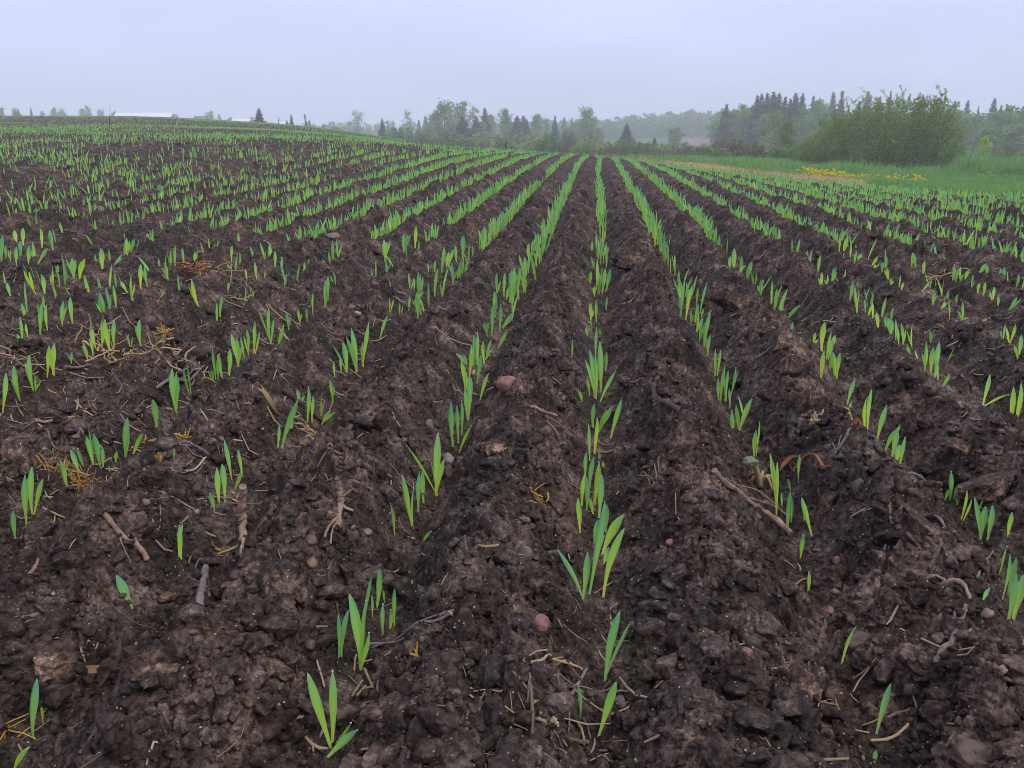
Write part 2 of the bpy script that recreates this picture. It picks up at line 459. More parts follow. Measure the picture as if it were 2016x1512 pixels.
_hcY = np.array([-3, 0.2, 0.5, 0.82, 1.17, 2.02, 3.68, 5.95, 8.7, 12])
_hcH = np.array([-.36, -.352, -.344, -.319, -.298, -.277, -.242, -.185, -.143, -.16])
TAB = {
 -500: [(2.2,455),(3,400),(4,335),(5,303),(8,276),(15,252),(30,235),(50,228),(80,233),(150,260),(300,276),(900,283)],
 50:   [(2.2,480),(2.6,438),(3.2,390),(4,340),(5,305),(6,291),(8,277),(11,266),(15,257),(22,246),(30,238),(40,231),(52,228),(80,233),(150,260),(300,274),(900,283)],
 300:  [(2.2,487),(3,412),(4,352),(5.2,300),(6.2,279),(7.2,273),(8.5,272),(11,266),(15,257),(21,248),(30,239),(42,231),(56,228),(80,233),(150,258),(300,272),(900,283)],
 600:  [(2.2,492),(3,422),(4,370),(5,327),(6.2,292),(7.5,275),(9,272),(11,270),(14,266),(19,260),(27,254),(40,248),(55,246),(75,250),(120,266),(300,278),(900,283)],
 850:  [(2.2,498),(3,425),(4,377),(5.5,325),(7,300),(8.5,291),(10,290),(13,293),(20,290),(28,284),(40,283),(60,288),(100,294),(200,290),(400,278),(900,282)],
 1000: [(2.2,500),(3,429),(4,382),(5.5,341),(7,317),(9,303),(11,299),(14,303),(20,312),(40,318),(80,312),(120,304),(200,293),(400,276),(900,281)],
 1182: [(2.2,501),(3,430),(4,385),(6,340),(8.7,313),(10,310),(12,313),(16,322),(25,330),(40,330),(60,324),(85,314),(120,304),(200,290),(300,279),(400,268),(900,278)],
 1400: [(2.2,502),(3,431),(4,387),(5,360),(6,346),(7,340),(10,340),(15,336),(25,329),(35,321),(60,312),(100,301),(180,284),(250,274),(350,262),(900,276)],
 1600: [(2.2,502),(3,432),(4,391),(5,371),(6,364),(8,362),(12,357),(16,351),(22,342),(30,335),(40,331),(60,318),(100,303),(180,288),(350,270),(900,278)],
 1800: [(2.2,503),(3,433),(4,397),(4.8,383),(6,378),(10,373),(15,366),(22,358),(30,352),(38,346),(60,325),(100,305),(200,288),(350,272),(900,280)],
 1900: [(2.2,503),(3,433),(3.8,402),(4.6,389),(6,383),(10,378),(15,370),(22,358),(28,344),(34,334),(42,336),(60,325),(100,305),(200,288),(350,272),(900,280)],
 2016: [(2.2,503),(3,434),(3.7,405),(4.5,394),(6,390),(10,384),(16,372),(22,357),(28,338),(34,330),(42,334),(60,325),(100,305),(200,288),(350,272),(900,280)],
 2600: [(2.2,504),(3,438),(3.5,415),(4.3,400),(6,395),(10,388),(16,374),(22,357),(28,338),(34,330),(42,334),(60,325),(100,305),(200,288),(350,272),(900,280)],
}
_LD = np.linspace(math.log(2.0), math.log(1000.0), 320)
_PX = np.linspace(-500, 2600, 240)
_cols = sorted(TAB)
_A = np.array([np.interp(_LD, [math.log(a) for a, b in TAB[k]], [b for a, b in TAB[k]]) for k in _cols])
_G = np.array([np.interp(_PX, _cols, _A[:, j]) for j in range(len(_LD))]).T     # (px, logD)
def _smooth(A, ax, sig):
    n = int(3 * sig); k = np.exp(-0.5 * (np.arange(-n, n + 1) / sig) ** 2); k /= k.sum()
    P = np.pad(A, [(n, n) if i == ax else (0, 0) for i in range(2)], mode='edge')
    return np.apply_along_axis(lambda r: np.convolve(r, k, 'valid'), ax, P)
_G = _smooth(_smooth(_G, 0, 5.0), 1, 3.0)

def macro(X, Y):
    """ground height relative to the camera"""
    X = np.asarray(X, float); Y = np.asarray(Y, float)
    c, D = cam_frame(X, Y)
    near = np.interp(Y, _hcY, _hcH) + 0.02 * np.minimum(np.maximum(X, -3.5) + 0.5, 0) ** 2
    Ds = np.maximum(D, 1.0)
    px = np.clip(1008 + 1697 * c / Ds, -499, 2599)
    ld = np.clip(np.log(Ds), _LD[0], _LD[-1] - 1e-6)
    a = (px + 500) / (_PX[1] - _PX[0]); b = (ld - _LD[0]) / (_LD[1] - _LD[0])
    i = np.clip(a.astype(int), 0, len(_PX) - 2); j = np.clip(b.astype(int), 0, len(_LD) - 2)
    a = a - i; b = b - j
    y = (_G[i, j] * (1 - a) + _G[i + 1, j] * a) * (1 - b) + (_G[i, j + 1] * (1 - a) + _G[i + 1, j + 1] * a) * b
    far = -slope_of(y) * np.maximum(D, 0)
    w = sstep(math.log(2.3), math.log(4.0), np.log(Ds))
    w = np.where(D <= 1.0, 0, w)
    return near * (1 - w) + far * w

def row_wobble(X, Y):
    return 0.030 * vnoise(X * 0.9, Y * 0.55, 71)

def row_phase(X, Y):
    return (X - X_C - row_wobble(X, Y)) / S_ROW

_ceY = [-5, 2, 3, 4.5, 6.2, 7.3, 10, 14, 60]
_ceX = [5.2, 4.2, 3.4, 2.45, 1.80, 1.30, 0.85, 0.6, 0.3]
def crop_edge(Y): return np.interp(Y, _ceY, _ceX)

def zones(X, Y):
    """(soil crop, tan strip, grass, far ploughed) weights"""
    c, D = cam_frame(X, Y)
    Ds = np.maximum(D, 0.5)
    px = 1008 + 1697 * c / Ds
    e = crop_edge(Y) + 0.25 * vnoise(X * 2.1, Y * 2.1, 31)
    out = sstep(-0.06, 0.10, X - e)
    farleft = sstep(90, 110, D)
    out = np.maximum(out, farleft * (D > 0))
    out = np.maximum(out, sstep(13, 16, Y) * sstep(820, 960, px))
    td = np.interp(px, [900, 1182, 1300, 1400, 1600, 1700, 1760, 1850], [18, 21, 20, 18, 14, 9, 3, 0.1])
    n = fbm(X, Y, 0.8, 3, 41)
    tan = out * (1 - sstep(0.93, 1.1, Ds / td + 0.25 * n)) * (D > 2)
    grass = out * (1 - tan)
    pl = sstep(170, 185, D) * (1 - sstep(262, 270, D)) * sstep(1325, 1350, px) * (1 - sstep(1395, 1420, px))
    return 1 - out, tan, grass, pl

PLANT_MASK = None
def plant_mask(PX, PY, PD):
    global PLANT_MASK
    M_ = np.zeros((3200, 2200), f32)
    gx = np.arange(-26, 27) * .002; G = None
    for x, y, D in zip(PX, PY, PD):
        if not (-3.1 < x < 3.1 and .06 < y < 4.3): continue
        i, j = int((x + 3.2) / .002), int((y - .008 - .006 * D) / .002)
        sx, sy = .013 + .004 * D, .016 + .012 * D
        K = .92 * np.exp(-(gx[:, None] / sx) ** 2 - (gx[None, :] / sy) ** 2)
        if 26 <= i < 3173 and 26 <= j < 2173:
            M_[i - 26:i + 27, j - 26:j + 27] = np.maximum(M_[i - 26:i + 27, j - 26:j + 27], K)
    PLANT_MASK = M_

def ground_z(X, Y, full=True, want=False):
    """full height of the ground in world z"""
    X = np.asarray(X, float); Y = np.asarray(Y, float)
    c, D = cam_frame(X, Y); r = np.hypot(X, Y)
    h = macro(X, Y)
    crop = 1 - sstep(-0.1, 0.3, X - crop_edge(Y))
    crop = crop * (1 - sstep(25, 45, r))
    ph = row_phase(X, Y)
    ridge = 0.5 - 0.5 * np.cos(2 * math.pi * ph)                 # 0 in the drill row, 1 on the ridge
    amp = (0.056 + 0.022 * vnoise(X * 3.1, Y * 2.3, 5)) * np.interp(X, [-2.2, -.9, -.4, .5, 1.0, 2.2], [.42, .66, 1.05, .85, .55, .38]) * (1 - 0.28 * sstep(2.5, 8, r))
    h = h + crop * amp * (ridge ** 0.8 - 0.5)
    if not full: return h + CAM_Z
    far = 1 / (1 + (r / 25.0) ** 2)
    lump = fbm(X, Y, 7.0, 3, 91, 0.55)
    h = h + crop * 0.016 * lump * (1 - .4 * sstep(3, 8, r))
    # lumps
    sel = r < 40
    xs, ys = X[sel], Y[sel]
    wx = xs + 0.014 * fbm(xs, ys, 30, 3, 101) + 0.0065 * fbm(xs, ys, 95, 3, 111, 0.62)
    wy = ys + 0.014 * fbm(xs, ys, 30, 3, 121) + 0.0065 * fbm(xs, ys, 95, 3, 131, 0.62)
    rg = ridge[sel] * 0.65 + 0.35
    d1 = domes(wx, wy, 0.085, 201, 0.40, 0.62)
    d2 = domes(wx, wy, 0.036, 221, 0.52, 1.05)
    d3 = domes(wx, wy, 0.0155, 241, 0.62, 1.2)
    d4 = domes(wx, wy, 0.0072, 261, 0.7, 1.25)
    d = 1.1 * (d1 + d2) * rg + 1.35 * d3 * (0.6 + 0.4 * rg) + 1.4 * d4 - 0.012 * np.clip(-fbm(xs, ys, 40, 3, 155, 0.6) - .12, 0, 1)
    if PLANT_MASK is not None:
        gi = np.clip(((xs + 3.2) / .002).astype(int), 0, PLANT_MASK.shape[0] - 1); gj = np.clip((ys / .002).astype(int), 0, PLANT_MASK.shape[1] - 1)
        d = d * (1 - PLANT_MASK[gi, gj])
    d = d + 0.0042 * fbm(xs, ys, 95, 4, 141, 0.65) + 0.0075 * np.abs(fbm(xs, ys, 24, 4, 151, 0.65)) + 0.0016 * fbm(xs, ys, 330, 2, 161)
    tmp = np.zeros(X.shape); tmp[sel] = d * (1 - 0.55 * sstep(2.5, 7, r[sel]))
    h = h + crop * tmp
    h = h + (1 - crop) * 0.05 * fbm(X, Y, 1.2, 3, 171) * sstep(3, 8, r)
    if want:
        dd = np.zeros(X.shape); dd[sel] = np.clip((d1 - 0.008) / 0.014, 0, 1) * rg
        dn = np.clip(fbm(X, Y, 5.0, 3, 181) * 1.6 + 0.35, 0, 1)
        return h + CAM_Z, np.clip(dd * 0.9 + 0.25 * ridge, 0, 1) * dn * crop  # dry clod tops; the ridge term also puts furrow shade into the colour
    return h + CAM_Z

def ray(px, py):
    u, v = px - 1008.0, py - 756.0
    Fw = F_PX * CP - v * SP; Dn = F_PX * SP + v * CP
    return u / Fw, -Dn / Fw                                      # lateral and up per forward metre

_DS = np.exp(np.linspace(math.log(0.25), math.log(60.0), 900))
def unproject(px, py):
    """first meeting of the pixel's ray with the ground -> X, Y, D (vectorised)"""
    px = np.atleast_1d(np.asarray(px, float)); py = np.atleast_1d(np.asarray(py, float))
    a, b = ray(px, py)
    Dm = np.broadcast_to(_DS, (len(px), len(_DS)))
    Xm, Ym = world_xy(a[:, None] * Dm, Dm)
    g = ground_z(Xm.ravel(), Ym.ravel(), False).reshape(Xm.shape) - CAM_Z
    under = (b[:, None] * Dm) < g
    k = np.argmax(under, axis=1); k = np.where(under.any(axis=1), np.maximum(k, 1), len(_DS) - 1)
    ii = np.arange(len(px))
    f0 = b * _DS[k - 1] - g[ii, k - 1]; f1 = b * _DS[k] - g[ii, k]
    t = np.clip(f0 / (f0 - f1 + 1e-9), 0, 1)
    D = _DS[k - 1] + t * (_DS[k] - _DS[k - 1])
    X, Y = world_xy(a * D, D)
    return X, Y, D

def project(X, Y, Z):
    c, D = cam_frame(X, Y); up = Z - CAM_Z
    zc = D * CP - up * SP
    return 1008 + F_PX * c / zc, 756 - F_PX * (up * CP + D * SP) / zc

def at(px, D):
    """world X, Y on bearing px at forward distance D"""
    return world_xy((px - 1008.0) / 1697.0 * D, D)

def zone_z(X, Y):
    return float(ground_z(np.array([X]), np.array([Y]), True)[0])

# the ground sheet: polar, fine in the view, reaching the horizon
def build_ground():
    rr = [0.0, 0.12]; r = 0.24
    while r < 520:
        rr.append(r)
        st = r * r / 255.0 * 0.62
        cap = 0.0042 * max(1.0, (r / 1.4)) ** 1.25
        r += max(0.0011, min(st, cap, 0.035 * r))
    rr = np.array(rr)
    a = np.concatenate([np.linspace(-math.pi, -math.radians(50), 60)[:-1],
                        np.linspace(-math.radians(50), -math.radians(34.5), 150)[:-1],
                        np.linspace(-math.radians(34.5), math.radians(34.5), 1080)[:-1],
                        np.linspace(math.radians(34.5), math.radians(50), 150)[:-1],
                        np.linspace(math.radians(50), math.pi, 60)])
    nr, na = len(rr), len(a)
    Rg, Ag = np.meshgrid(rr, a, indexing='ij')
    X, Y = world_xy(Rg * np.sin(Ag), Rg * np.cos(Ag))
    X = X.ravel(); Y = Y.ravel()
    Z, dry = ground_z(X, Y, True, True)
    crop, tan, grass, pl = zones(X, Y)
    V = np.stack([X, Y, Z], 1)
    i = np.arange(nr - 1)[:, None] * na; j = np.arange(na - 1)[None, :]
    q = np.stack([i + j, i + na + j, i + na + j + 1, i + j + 1], -1).reshape(-1, 4)
    me = mesh_np('ground', V, q[:, ::-1], M['ground'], True, {'dry': dry, 'tan': tan, 'grass': grass, 'plough': pl})
    o = link('ground', me)
    tag(o, kind='structure')
    print('ground verts', len(V), nr, na)

# ------------------------------------------------------------------ seedlings
# every traced plant: base x, y then one or more blades (tip x, tip y, width), in pixels of an enlarged view: (x0, y0, scale)
TRACE = {
 (0, 1122, 3.877): '''1010,300 885,40,75|250,1270 280,815,80|325,1150 315,1040,25|110,1560 235,1355,48''',
 (500, 1122, 3.877): '''590,1400 410,800,78;600,790,74;740,1185,46|520,1545 790,1270,70|660,765 645,380,35;725,350,55
  |820,865 728,235,84;880,535,56;858,290,44|850,385 895,30,30|900,350 898,185,20|940,325 960,0,56|988,265 990,165,20|990,510 985,265,36
  |1030,505 1043,310,34|1080,415 1072,130,38''',
 (1000, 1122, 3.877): '''740,205 890,-318,66|735,825 857,300,76;935,385,34|755,560 705,660,30|550,1150 530,890,36|670,1330 825,875,76|978,1535 970,1488,34''',
 (1496, 1122, 3.877): '''350,220 370,30,36|605,815 740,460,58|880,1325 995,905,50|858,1540 880,1415,40|1700,245 1750,150,34
  |1895,420 1955,40,62|1835,220 1905,-118,54|1830,60 1880,-158,46|1890,180 1960,-100,44|1945,400 2012,40,74|1975,605 2030,490,40|1880,-170 1915,-400,60''',
 (1000, 800, 3.877): '''650,210 660,0,34|630,425 615,135,36|655,395 680,100,42|690,205 790,10,46|780,270 866,-40,46|597,560 597,360,34|630,650 655,400,42
  |700,450 690,370,34|655,770 695,430,60|725,520 722,450,28|565,780 590,510,40|605,815 600,560,42|700,900 715,540,54|660,830 620,700,36
  |540,965 535,700,46|660,1060 690,870,40|735,990 750,760,50|720,1160 885,840,78|690,1150 730,1010,30|725,1220 770,1080,46
  |615,1420 740,720,60|570,1510 385,1120,48;610,1125,62|1880,425 1890,205,42;1920,130,22''',
 (1496, 800, 3.877): '''900,290 966,5,52|940,395 1050,190,50|1030,240 1070,140,30|995,440 1045,200,55|1030,475 1065,320,56|1060,520 1105,265,42
  |125,865 75,370,40;132,440,36|295,580 305,380,28|240,660 215,560,24|170,815 163,690,18|200,950 225,670,40;235,660,30|245,910 237,690,30
  |335,925 340,840,20|400,1045 315,730,42|300,1200 330,1000,42|1410,745 1435,650,28|1450,755 1457,515,38|1475,755 1520,615,38
  |1500,790 1510,690,34|1525,945 1575,670,42;1610,740,42|1675,1115 1630,735,42;1715,805,56|1665,850 1720,690,58|1725,1110 1765,795,56''',
 (0, 800, 3.877): '''210,910 190,525,56|253,830 245,465,50;330,560,50|105,1020 100,800,42|505,635 460,425,55|600,540 540,345,44|650,510 595,335,38
  |710,465 660,250,56;680,175,38|770,490 715,225,76|780,485 780,310,30|885,425 890,335,28|960,380 972,80,54;985,210,30|1015,365 1095,205,42
  |1015,490 1005,415,24|1330,465 1330,360,24|1645,865 1605,690,36|1685,830 1660,515,48|1722,820 1700,485,48|1780,635 1715,290,38
  |1860,600 1820,355,28|1790,700 1845,535,38|1380,1165 1370,910,42;1395,890,28''',
 (500, 800, 3.877): '''1395,680 1405,195,56;1165,295,34;1450,400,48;1355,430,26|1247,775 1265,490,42|1290,700 1285,480,40
  |1218,915 1130,515,50;1218,615,20|1075,975 1040,735,42|1280,1045 1350,965,30''',
 (0, 400, 2.965): '''18,1255 38,1010,34|125,1190 85,965,38|207,1140 150,955,28;175,905,40;240,1065,18|275,1050 290,850,34|320,1050 320,845,42
  |420,965 422,885,20|510,930 485,815,28|543,910 523,795,20|575,880 545,745,30|600,875 593,700,25|645,900 615,695,46|668,870 670,700,30
  |760,855 740,775,18|823,830 815,680,32|125,850 100,765,28;115,660,24|165,790 150,705,18|235,770 248,580,34|275,750 270,590,22
  |360,705 368,570,30|430,710 410,552,34|595,660 570,555,25|612,655 580,510,28|637,640 615,485,22|675,625 660,480,26|65,545 40,465,26
  |112,545 112,520,14|215,545 140,395,30|265,535 240,420,32|305,480 303,390,18|345,470 315,340,25|375,460 380,360,25|430,430 420,315,32;385,320,25
  |465,435 495,320,28|745,520 705,455,22|768,560 765,430,24|825,515 820,365,32|862,510 845,375,22|600,400 590,270,38|665,365 718,295,25
  |980,440 955,340,28|1140,365 1138,275,25|1155,620 1120,455,32|1338,545 1335,475,15|745,310 740,205,24|760,310 785,210,24|810,300 812,210,14
  |815,300 865,240,24|865,270 862,170,28|892,265 892,150,16|1440,470 1430,390,16|1500,445 1485,340,22|1540,440 1550,385,22|1350,335 1355,245,20
  |1605,385 1605,285,20|1645,400 1645,310,18|1895,600 1900,450,30|1915,560 1915,420,25|1955,490 1940,400,20|1828,645 1828,515,15|1750,690 1740,620,22
  |1787,680 1787,605,18|1685,730 1670,630,25|1580,820 1505,615,30;1570,620,28;1600,680,22|1615,815 1655,700,28|1245,1040 1230,970,25
  |1265,1030 1240,840,30|1300,1030 1280,880,42|1335,1000 1340,850,36|1390,965 1350,770,38|1395,960 1380,790,34|1430,910 1405,780,22
  |1450,890 1440,740,22|1485,885 1488,690,28|1025,1215 1005,960,36;1030,985,38|1113,1135 1088,925,30|910,1300 890,1140,42
  |1620,1440 1630,1300,20|1640,1440 1740,1150,42|1690,1355 1710,1290,28|1755,1180 1735,1090,25|1790,1295 1800,1080,28|1825,1290 1830,1130,22
  |1870,1230 1880,1105,22|1870,1290 1930,1210,22|1940,1170 1925,1030,25|1955,1040 1945,935,20
  |10,380 15,190,30|30,345 35,250,26|65,360 60,270,22|100,380 95,260,34|125,350 120,230,32|140,265 135,150,32|95,250 85,165,30|165,365 172,250,24
  |200,340 190,225,24|220,360 280,265,26|245,260 235,150,24|310,285 290,160,28|325,220 300,140,22|370,195 350,110,24|420,265 425,185,24|545,250 495,180,20''',
 (660, 400, 2.965): '''70,1010 45,820,40;-20,830,30|30,1005 30,900,22|120,970 95,725,40;65,775,28|160,960 160,820,30;195,705,30|260,795 308,660,28
  |317,630 317,550,16|378,655 378,580,13|430,640 435,540,18|450,585 515,520,26|440,510 430,410,18|460,520 457,445,18|485,545 483,400,28
  |498,560 498,420,18|545,420 540,360,16|580,400 588,330,16|620,410 638,260,28|650,370 665,280,25|660,370 690,270,25|705,350 700,250,30
  |745,310 745,190,38|290,340 285,210,28;300,225,26;322,225,24|400,280 400,180,26;420,185,26;440,182,24|465,255 470,130,26
  |715,1450 800,1285,28|690,1400 675,1155,36|715,1390 710,1180,28|735,1350 738,1150,22|770,1270 785,1010,40|845,1140 895,985,28
  |795,1150 795,1020,26|750,1145 765,990,25|760,1080 735,920,30|825,1060 850,890,32|780,1030 795,830,32|810,970 815,820,36|835,960 830,760,36
  |870,920 865,800,30|770,950 705,880,30|880,900 910,790,22|885,785 870,695,28|915,780 918,610,28|945,845 1005,735,28|930,690 930,525,34
  |960,770 965,600,38|975,760 1040,655,30|945,550 945,415,22|985,580 990,420,25|995,590 1020,500,28|1020,610 1030,400,32|1045,570 1045,390,28
  |1065,580 1080,390,28|970,520 1000,500,18|1105,455 1105,320,28|1090,400 1075,310,18|1130,360 1130,245,28|1165,345 1215,260,26|1150,320 1160,215,26
  |1500,1340 1512,1190,20|1535,1340 1610,1195,34|1515,1185 1485,880,40;1460,940,24|1545,1190 1635,1000,30|1440,1175 1415,1100,26|1480,1155 1470,1045,20
  |1550,1090 1545,795,46|1575,990 1585,880,32|1525,920 1525,730,26|1550,780 1545,735,22|1380,900 1383,800,15|1468,810 1466,735,20
  |1490,690 1490,585,28|1525,710 1525,575,22|1480,560 1445,530,16|1510,575 1510,500,22|1495,730 1490,690,20|1490,490 1490,405,24|1520,520 1530,330,28
  |1535,545 1545,410,26|1555,550 1575,395,32|1580,540 1605,400,30|1510,400 1490,320,18|1580,305 1580,230,20|1500,275 1500,215,24|1530,300 1535,200,26''',
 (1336, 400, 2.965): '''10,680 40,445,34|40,685 80,480,30|15,600 10,460,26|70,705 75,620,18|105,770 120,650,25|130,660 145,615,20|120,820 140,680,22
  |148,850 185,645,32|170,895 185,770,25|210,1000 215,850,22|230,1010 248,850,22|240,1145 270,945,36|275,1155 290,975,22|305,1120 335,955,22
  |320,1385 310,1210,32|350,1340 335,1190,28|360,1340 425,1150,36|380,1260 345,1120,18|300,1200 295,1090,20|655,800 665,710,20|705,865 710,795,22
  |740,890 760,820,20|780,865 795,775,28|835,1030 850,860,36|830,920 850,720,42|870,1015 895,870,28|860,950 890,770,36|885,900 910,790,42
  |910,1055 900,890,36|915,1060 940,890,38|985,1170 1030,1025,30|1005,1225 1007,1160,18|1095,1335 1100,1130,42|1110,1335 1130,1075,32
  |465,550 460,490,18|500,510 545,430,22|480,510 495,450,20|555,630 570,510,25|590,650 600,565,20|620,685 605,610,25;710,595,32
  |990,610 1015,480,30|1045,660 1030,500,22|1085,660 1085,575,16|1105,680 1130,600,22|1135,690 1130,590,22|1165,745 1155,640,30|1180,700 1210,560,32
  |1205,740 1210,670,30|1235,790 1225,680,42|1240,700 1255,610,28|1265,820 1265,695,26|1285,850 1275,740,26|1305,855 1300,715,22|1355,880 1335,820,18
  |1360,860 1365,710,20|1440,945 1450,800,28|1465,840 1465,750,20|1475,960 1490,830,36|1500,980 1525,790,40|1520,1000 1510,900,30|1400,915 1380,865,18
  |1565,950 1605,865,22|1540,1030 1580,980,30|1650,980 1690,945,18|1770,1220 1815,1020,38;1920,1140,20|1935,1290 1955,1065,40|1970,1290 2000,1030,50
  |320,410 325,265,34|300,385 300,310,26|365,420 370,310,28|400,455 425,345,36|340,420 385,350,26|830,490 835,405,22|865,500 868,425,20|890,530 905,410,26
  |935,290 940,200,26|960,290 975,210,26|1000,320 1005,240,26|1025,355 1040,280,30|1050,330 1070,290,24|1125,370 1160,310,28|1140,380 1175,350,20
  |1185,430 1190,360,20|1225,450 1215,380,20|1240,480 1240,440,18|1285,500 1295,425,20|1305,505 1315,460,20|1415,540 1470,465,22|1475,625 1495,540,36
  |1530,640 1550,585,22|1575,690 1575,580,18|1650,710 1655,590,20;1685,680,20|1770,725 1795,690,18|1890,810 1910,715,26|1925,850 1910,740,26;1965,720,28
  |1980,910 2000,770,36|1360,380 1365,290,26|1385,400 1370,300,24|1430,420 1440,340,36|1590,480 1610,385,26|1615,490 1625,400,26|1640,490 1645,390,28
  |1670,480 1690,410,26|1705,540 1715,440,22|1745,550 1755,480,22|1775,560 1790,470,22|1830,585 1840,500,28|1860,620 1865,550,22|1920,650 1975,560,24
  |1870,480 1880,390,28|1895,490 1900,380,28|1920,500 1920,400,26|1965,510 1985,425,22|1750,430 1800,360,28|1790,440 1800,370,24''',
}
plants = []
for (x0, y0, sc), txt in TRACE.items():
    for rec in txt.replace('\n', '').split('|'):
        p = rec.split()
        bx, by = (float(v) for v in p[0].split(','))
        bl = [tuple(float(v) for v in q.split(',')) for q in p[1].split(';') if q]
        plants.append((x0 + bx / sc, y0 + by / sc, [(x0 + a / sc, y0 + b / sc, w / sc) for a, b, w in bl]))

TT = np.array([0, .12, .25, .38, .5, .62, .74, .84, .92, .97, 1.0])
WW = np.array([.34, .36, .46, .66, .88, 1.0, .95, .76, .48, .26, .03])
def blade_geo(base, tip, width, bend, side, fold, rng, n=len(TT), sheath=0.0):
    """ribbon blade with a keel; bend is the control-point offset"""
    base = np.asarray(base, float); tip = np.asarray(tip, float)
    ctrl = (base + tip) / 2 + bend
    t = TT[:, None]
    P = (1 - t) ** 2 * base + 2 * t * (1 - t) * ctrl + t * t * tip
    d = np.gradient(P, axis=0); d /= np.linalg.norm(d, axis=1)[:, None] + 1e-9
    s = side[None, :] - (d @ side)[:, None] * d; s /= np.linalg.norm(s, axis=1)[:, None] + 1e-9
    tw = rng.uniform(-0.9, 0.9) * TT
    nrm = np.cross(d, s)
    s = s * np.cos(tw)[:, None] + nrm * np.sin(tw)[:, None]; nrm = np.cross(d, s)
    w = (WW * width / 2)[:, None]
    V = np.empty((n * 5, 3))
    for q, (a, f) in enumerate(((-1, 1), (-.5, .38), (0, 0), (.5, .38), (1, 1))):
        V[q::5] = P + s * w * a + nrm * w * fold * f
    Q = [(i * 5 + k, i * 5 + k + 1, i * 5 + k + 6, i * 5 + k + 5) for i in range(n - 1) for k in range(4)]
    return V, Q, np.repeat(TT, 5), P

pb = np.array([(p[0], p[1]) for p in plants])
PX_, PY_, PD_ = unproject(pb[:, 0], pb[:, 1])
_ex, _ey, _ed = list(PX_), list(PY_), list(PD_)
for _i, _p in enumerate(plants):                     # leaning blades need open soil below them too
    for _tx, _ty, _w in _p[2]:
        if abs(_tx - _p[0]) > .45 * abs(_ty - _p[1]):
            for _f in (.35, .7):
                _a = ray(_p[0] + (_tx - _p[0]) * _f, _p[1])[0]; _q = world_xy(_a * PD_[_i], PD_[_i])
                _ex.append(_q[0]); _ey.append(_q[1]); _ed.append(PD_[_i])
plant_mask(_ex, _ey, _ed)
build_ground()
PZ_ = ground_z(PX_, PY_)
order_all = sorted(range(len(plants)), key=lambda i: PD_[i])
order = order_all[:300]; named = set(order); spare = []
MIDRIB = np.array([-.10, .02, .20, -.02, -.12])
VIEW_SIDE = np.array([CY, SY, 0.0]); VIEW_FWD = np.array([-SY, CY, 0.0])

ORD = ['first', 'second', 'third', 'fourth', 'fifth', 'sixth', 'seventh', 'eighth', 'ninth', 'tenth', 'eleventh', 'twelfth', 'thirteenth', 'fourteenth',
       'fifteenth', 'sixteenth', 'seventeenth', 'eighteenth', 'nineteenth']
TENS = {2: 'twent', 3: 'thirt', 4: 'fort', 5: 'fift', 6: 'sixt', 7: 'sevent'}
def ordinal(n):
    if n < 19: return ORD[n]
    n += 1
    return TENS[n // 10] + ('y-' + ORD[n % 10 - 1] if n % 10 else 'ieth') if n % 10 != 1 else TENS[n // 10] + 'y-first'
NUMW = ['zero', 'one', 'two', 'three', 'four', 'five', 'six', 'seven', 'eight', 'nine', 'ten', 'eleven', 'twelve', 'thirteen', 'fourteen']
def row_phrase(k):
    if k == 0: return 'central row'
    return f"row {NUMW[min(14, abs(k))]} {'right' if k > 0 else 'left'} of centre"

row_of = {i: int(round(float(row_phase(PX_[i:i + 1], PY_[i:i + 1])[0]))) for i in order}
rank = {}
for k in set(row_of.values()):
    for n, i in enumerate(sorted((j for j in order if row_of[j] == k), key=lambda j: PD_[j])):
        rank[i] = n
def dewdrop(pos, rad, parent):
    me = DEW_ME.get('m')
    o = link('dewdrop', me, parent)
    o.location = pos; o.scale = (rad, rad, rad * 0.9)
    return o
def ico(sub):
    import bmesh
    bm = bmesh.new(); bmesh.ops.create_icosphere(bm, subdivisions=sub, radius=1.0)
    V = np.array([v.co[:] for v in bm.verts]); Fc = np.array([[v.index for v in f.verts] for f in bm.faces])
    bm.free(); return V, Fc
ICO = {s: ico(s) for s in (1, 2, 3, 4, 5)}
DEW_ME = {'m': mesh_np('dewdrop', *ICO[2], M['dew'])}

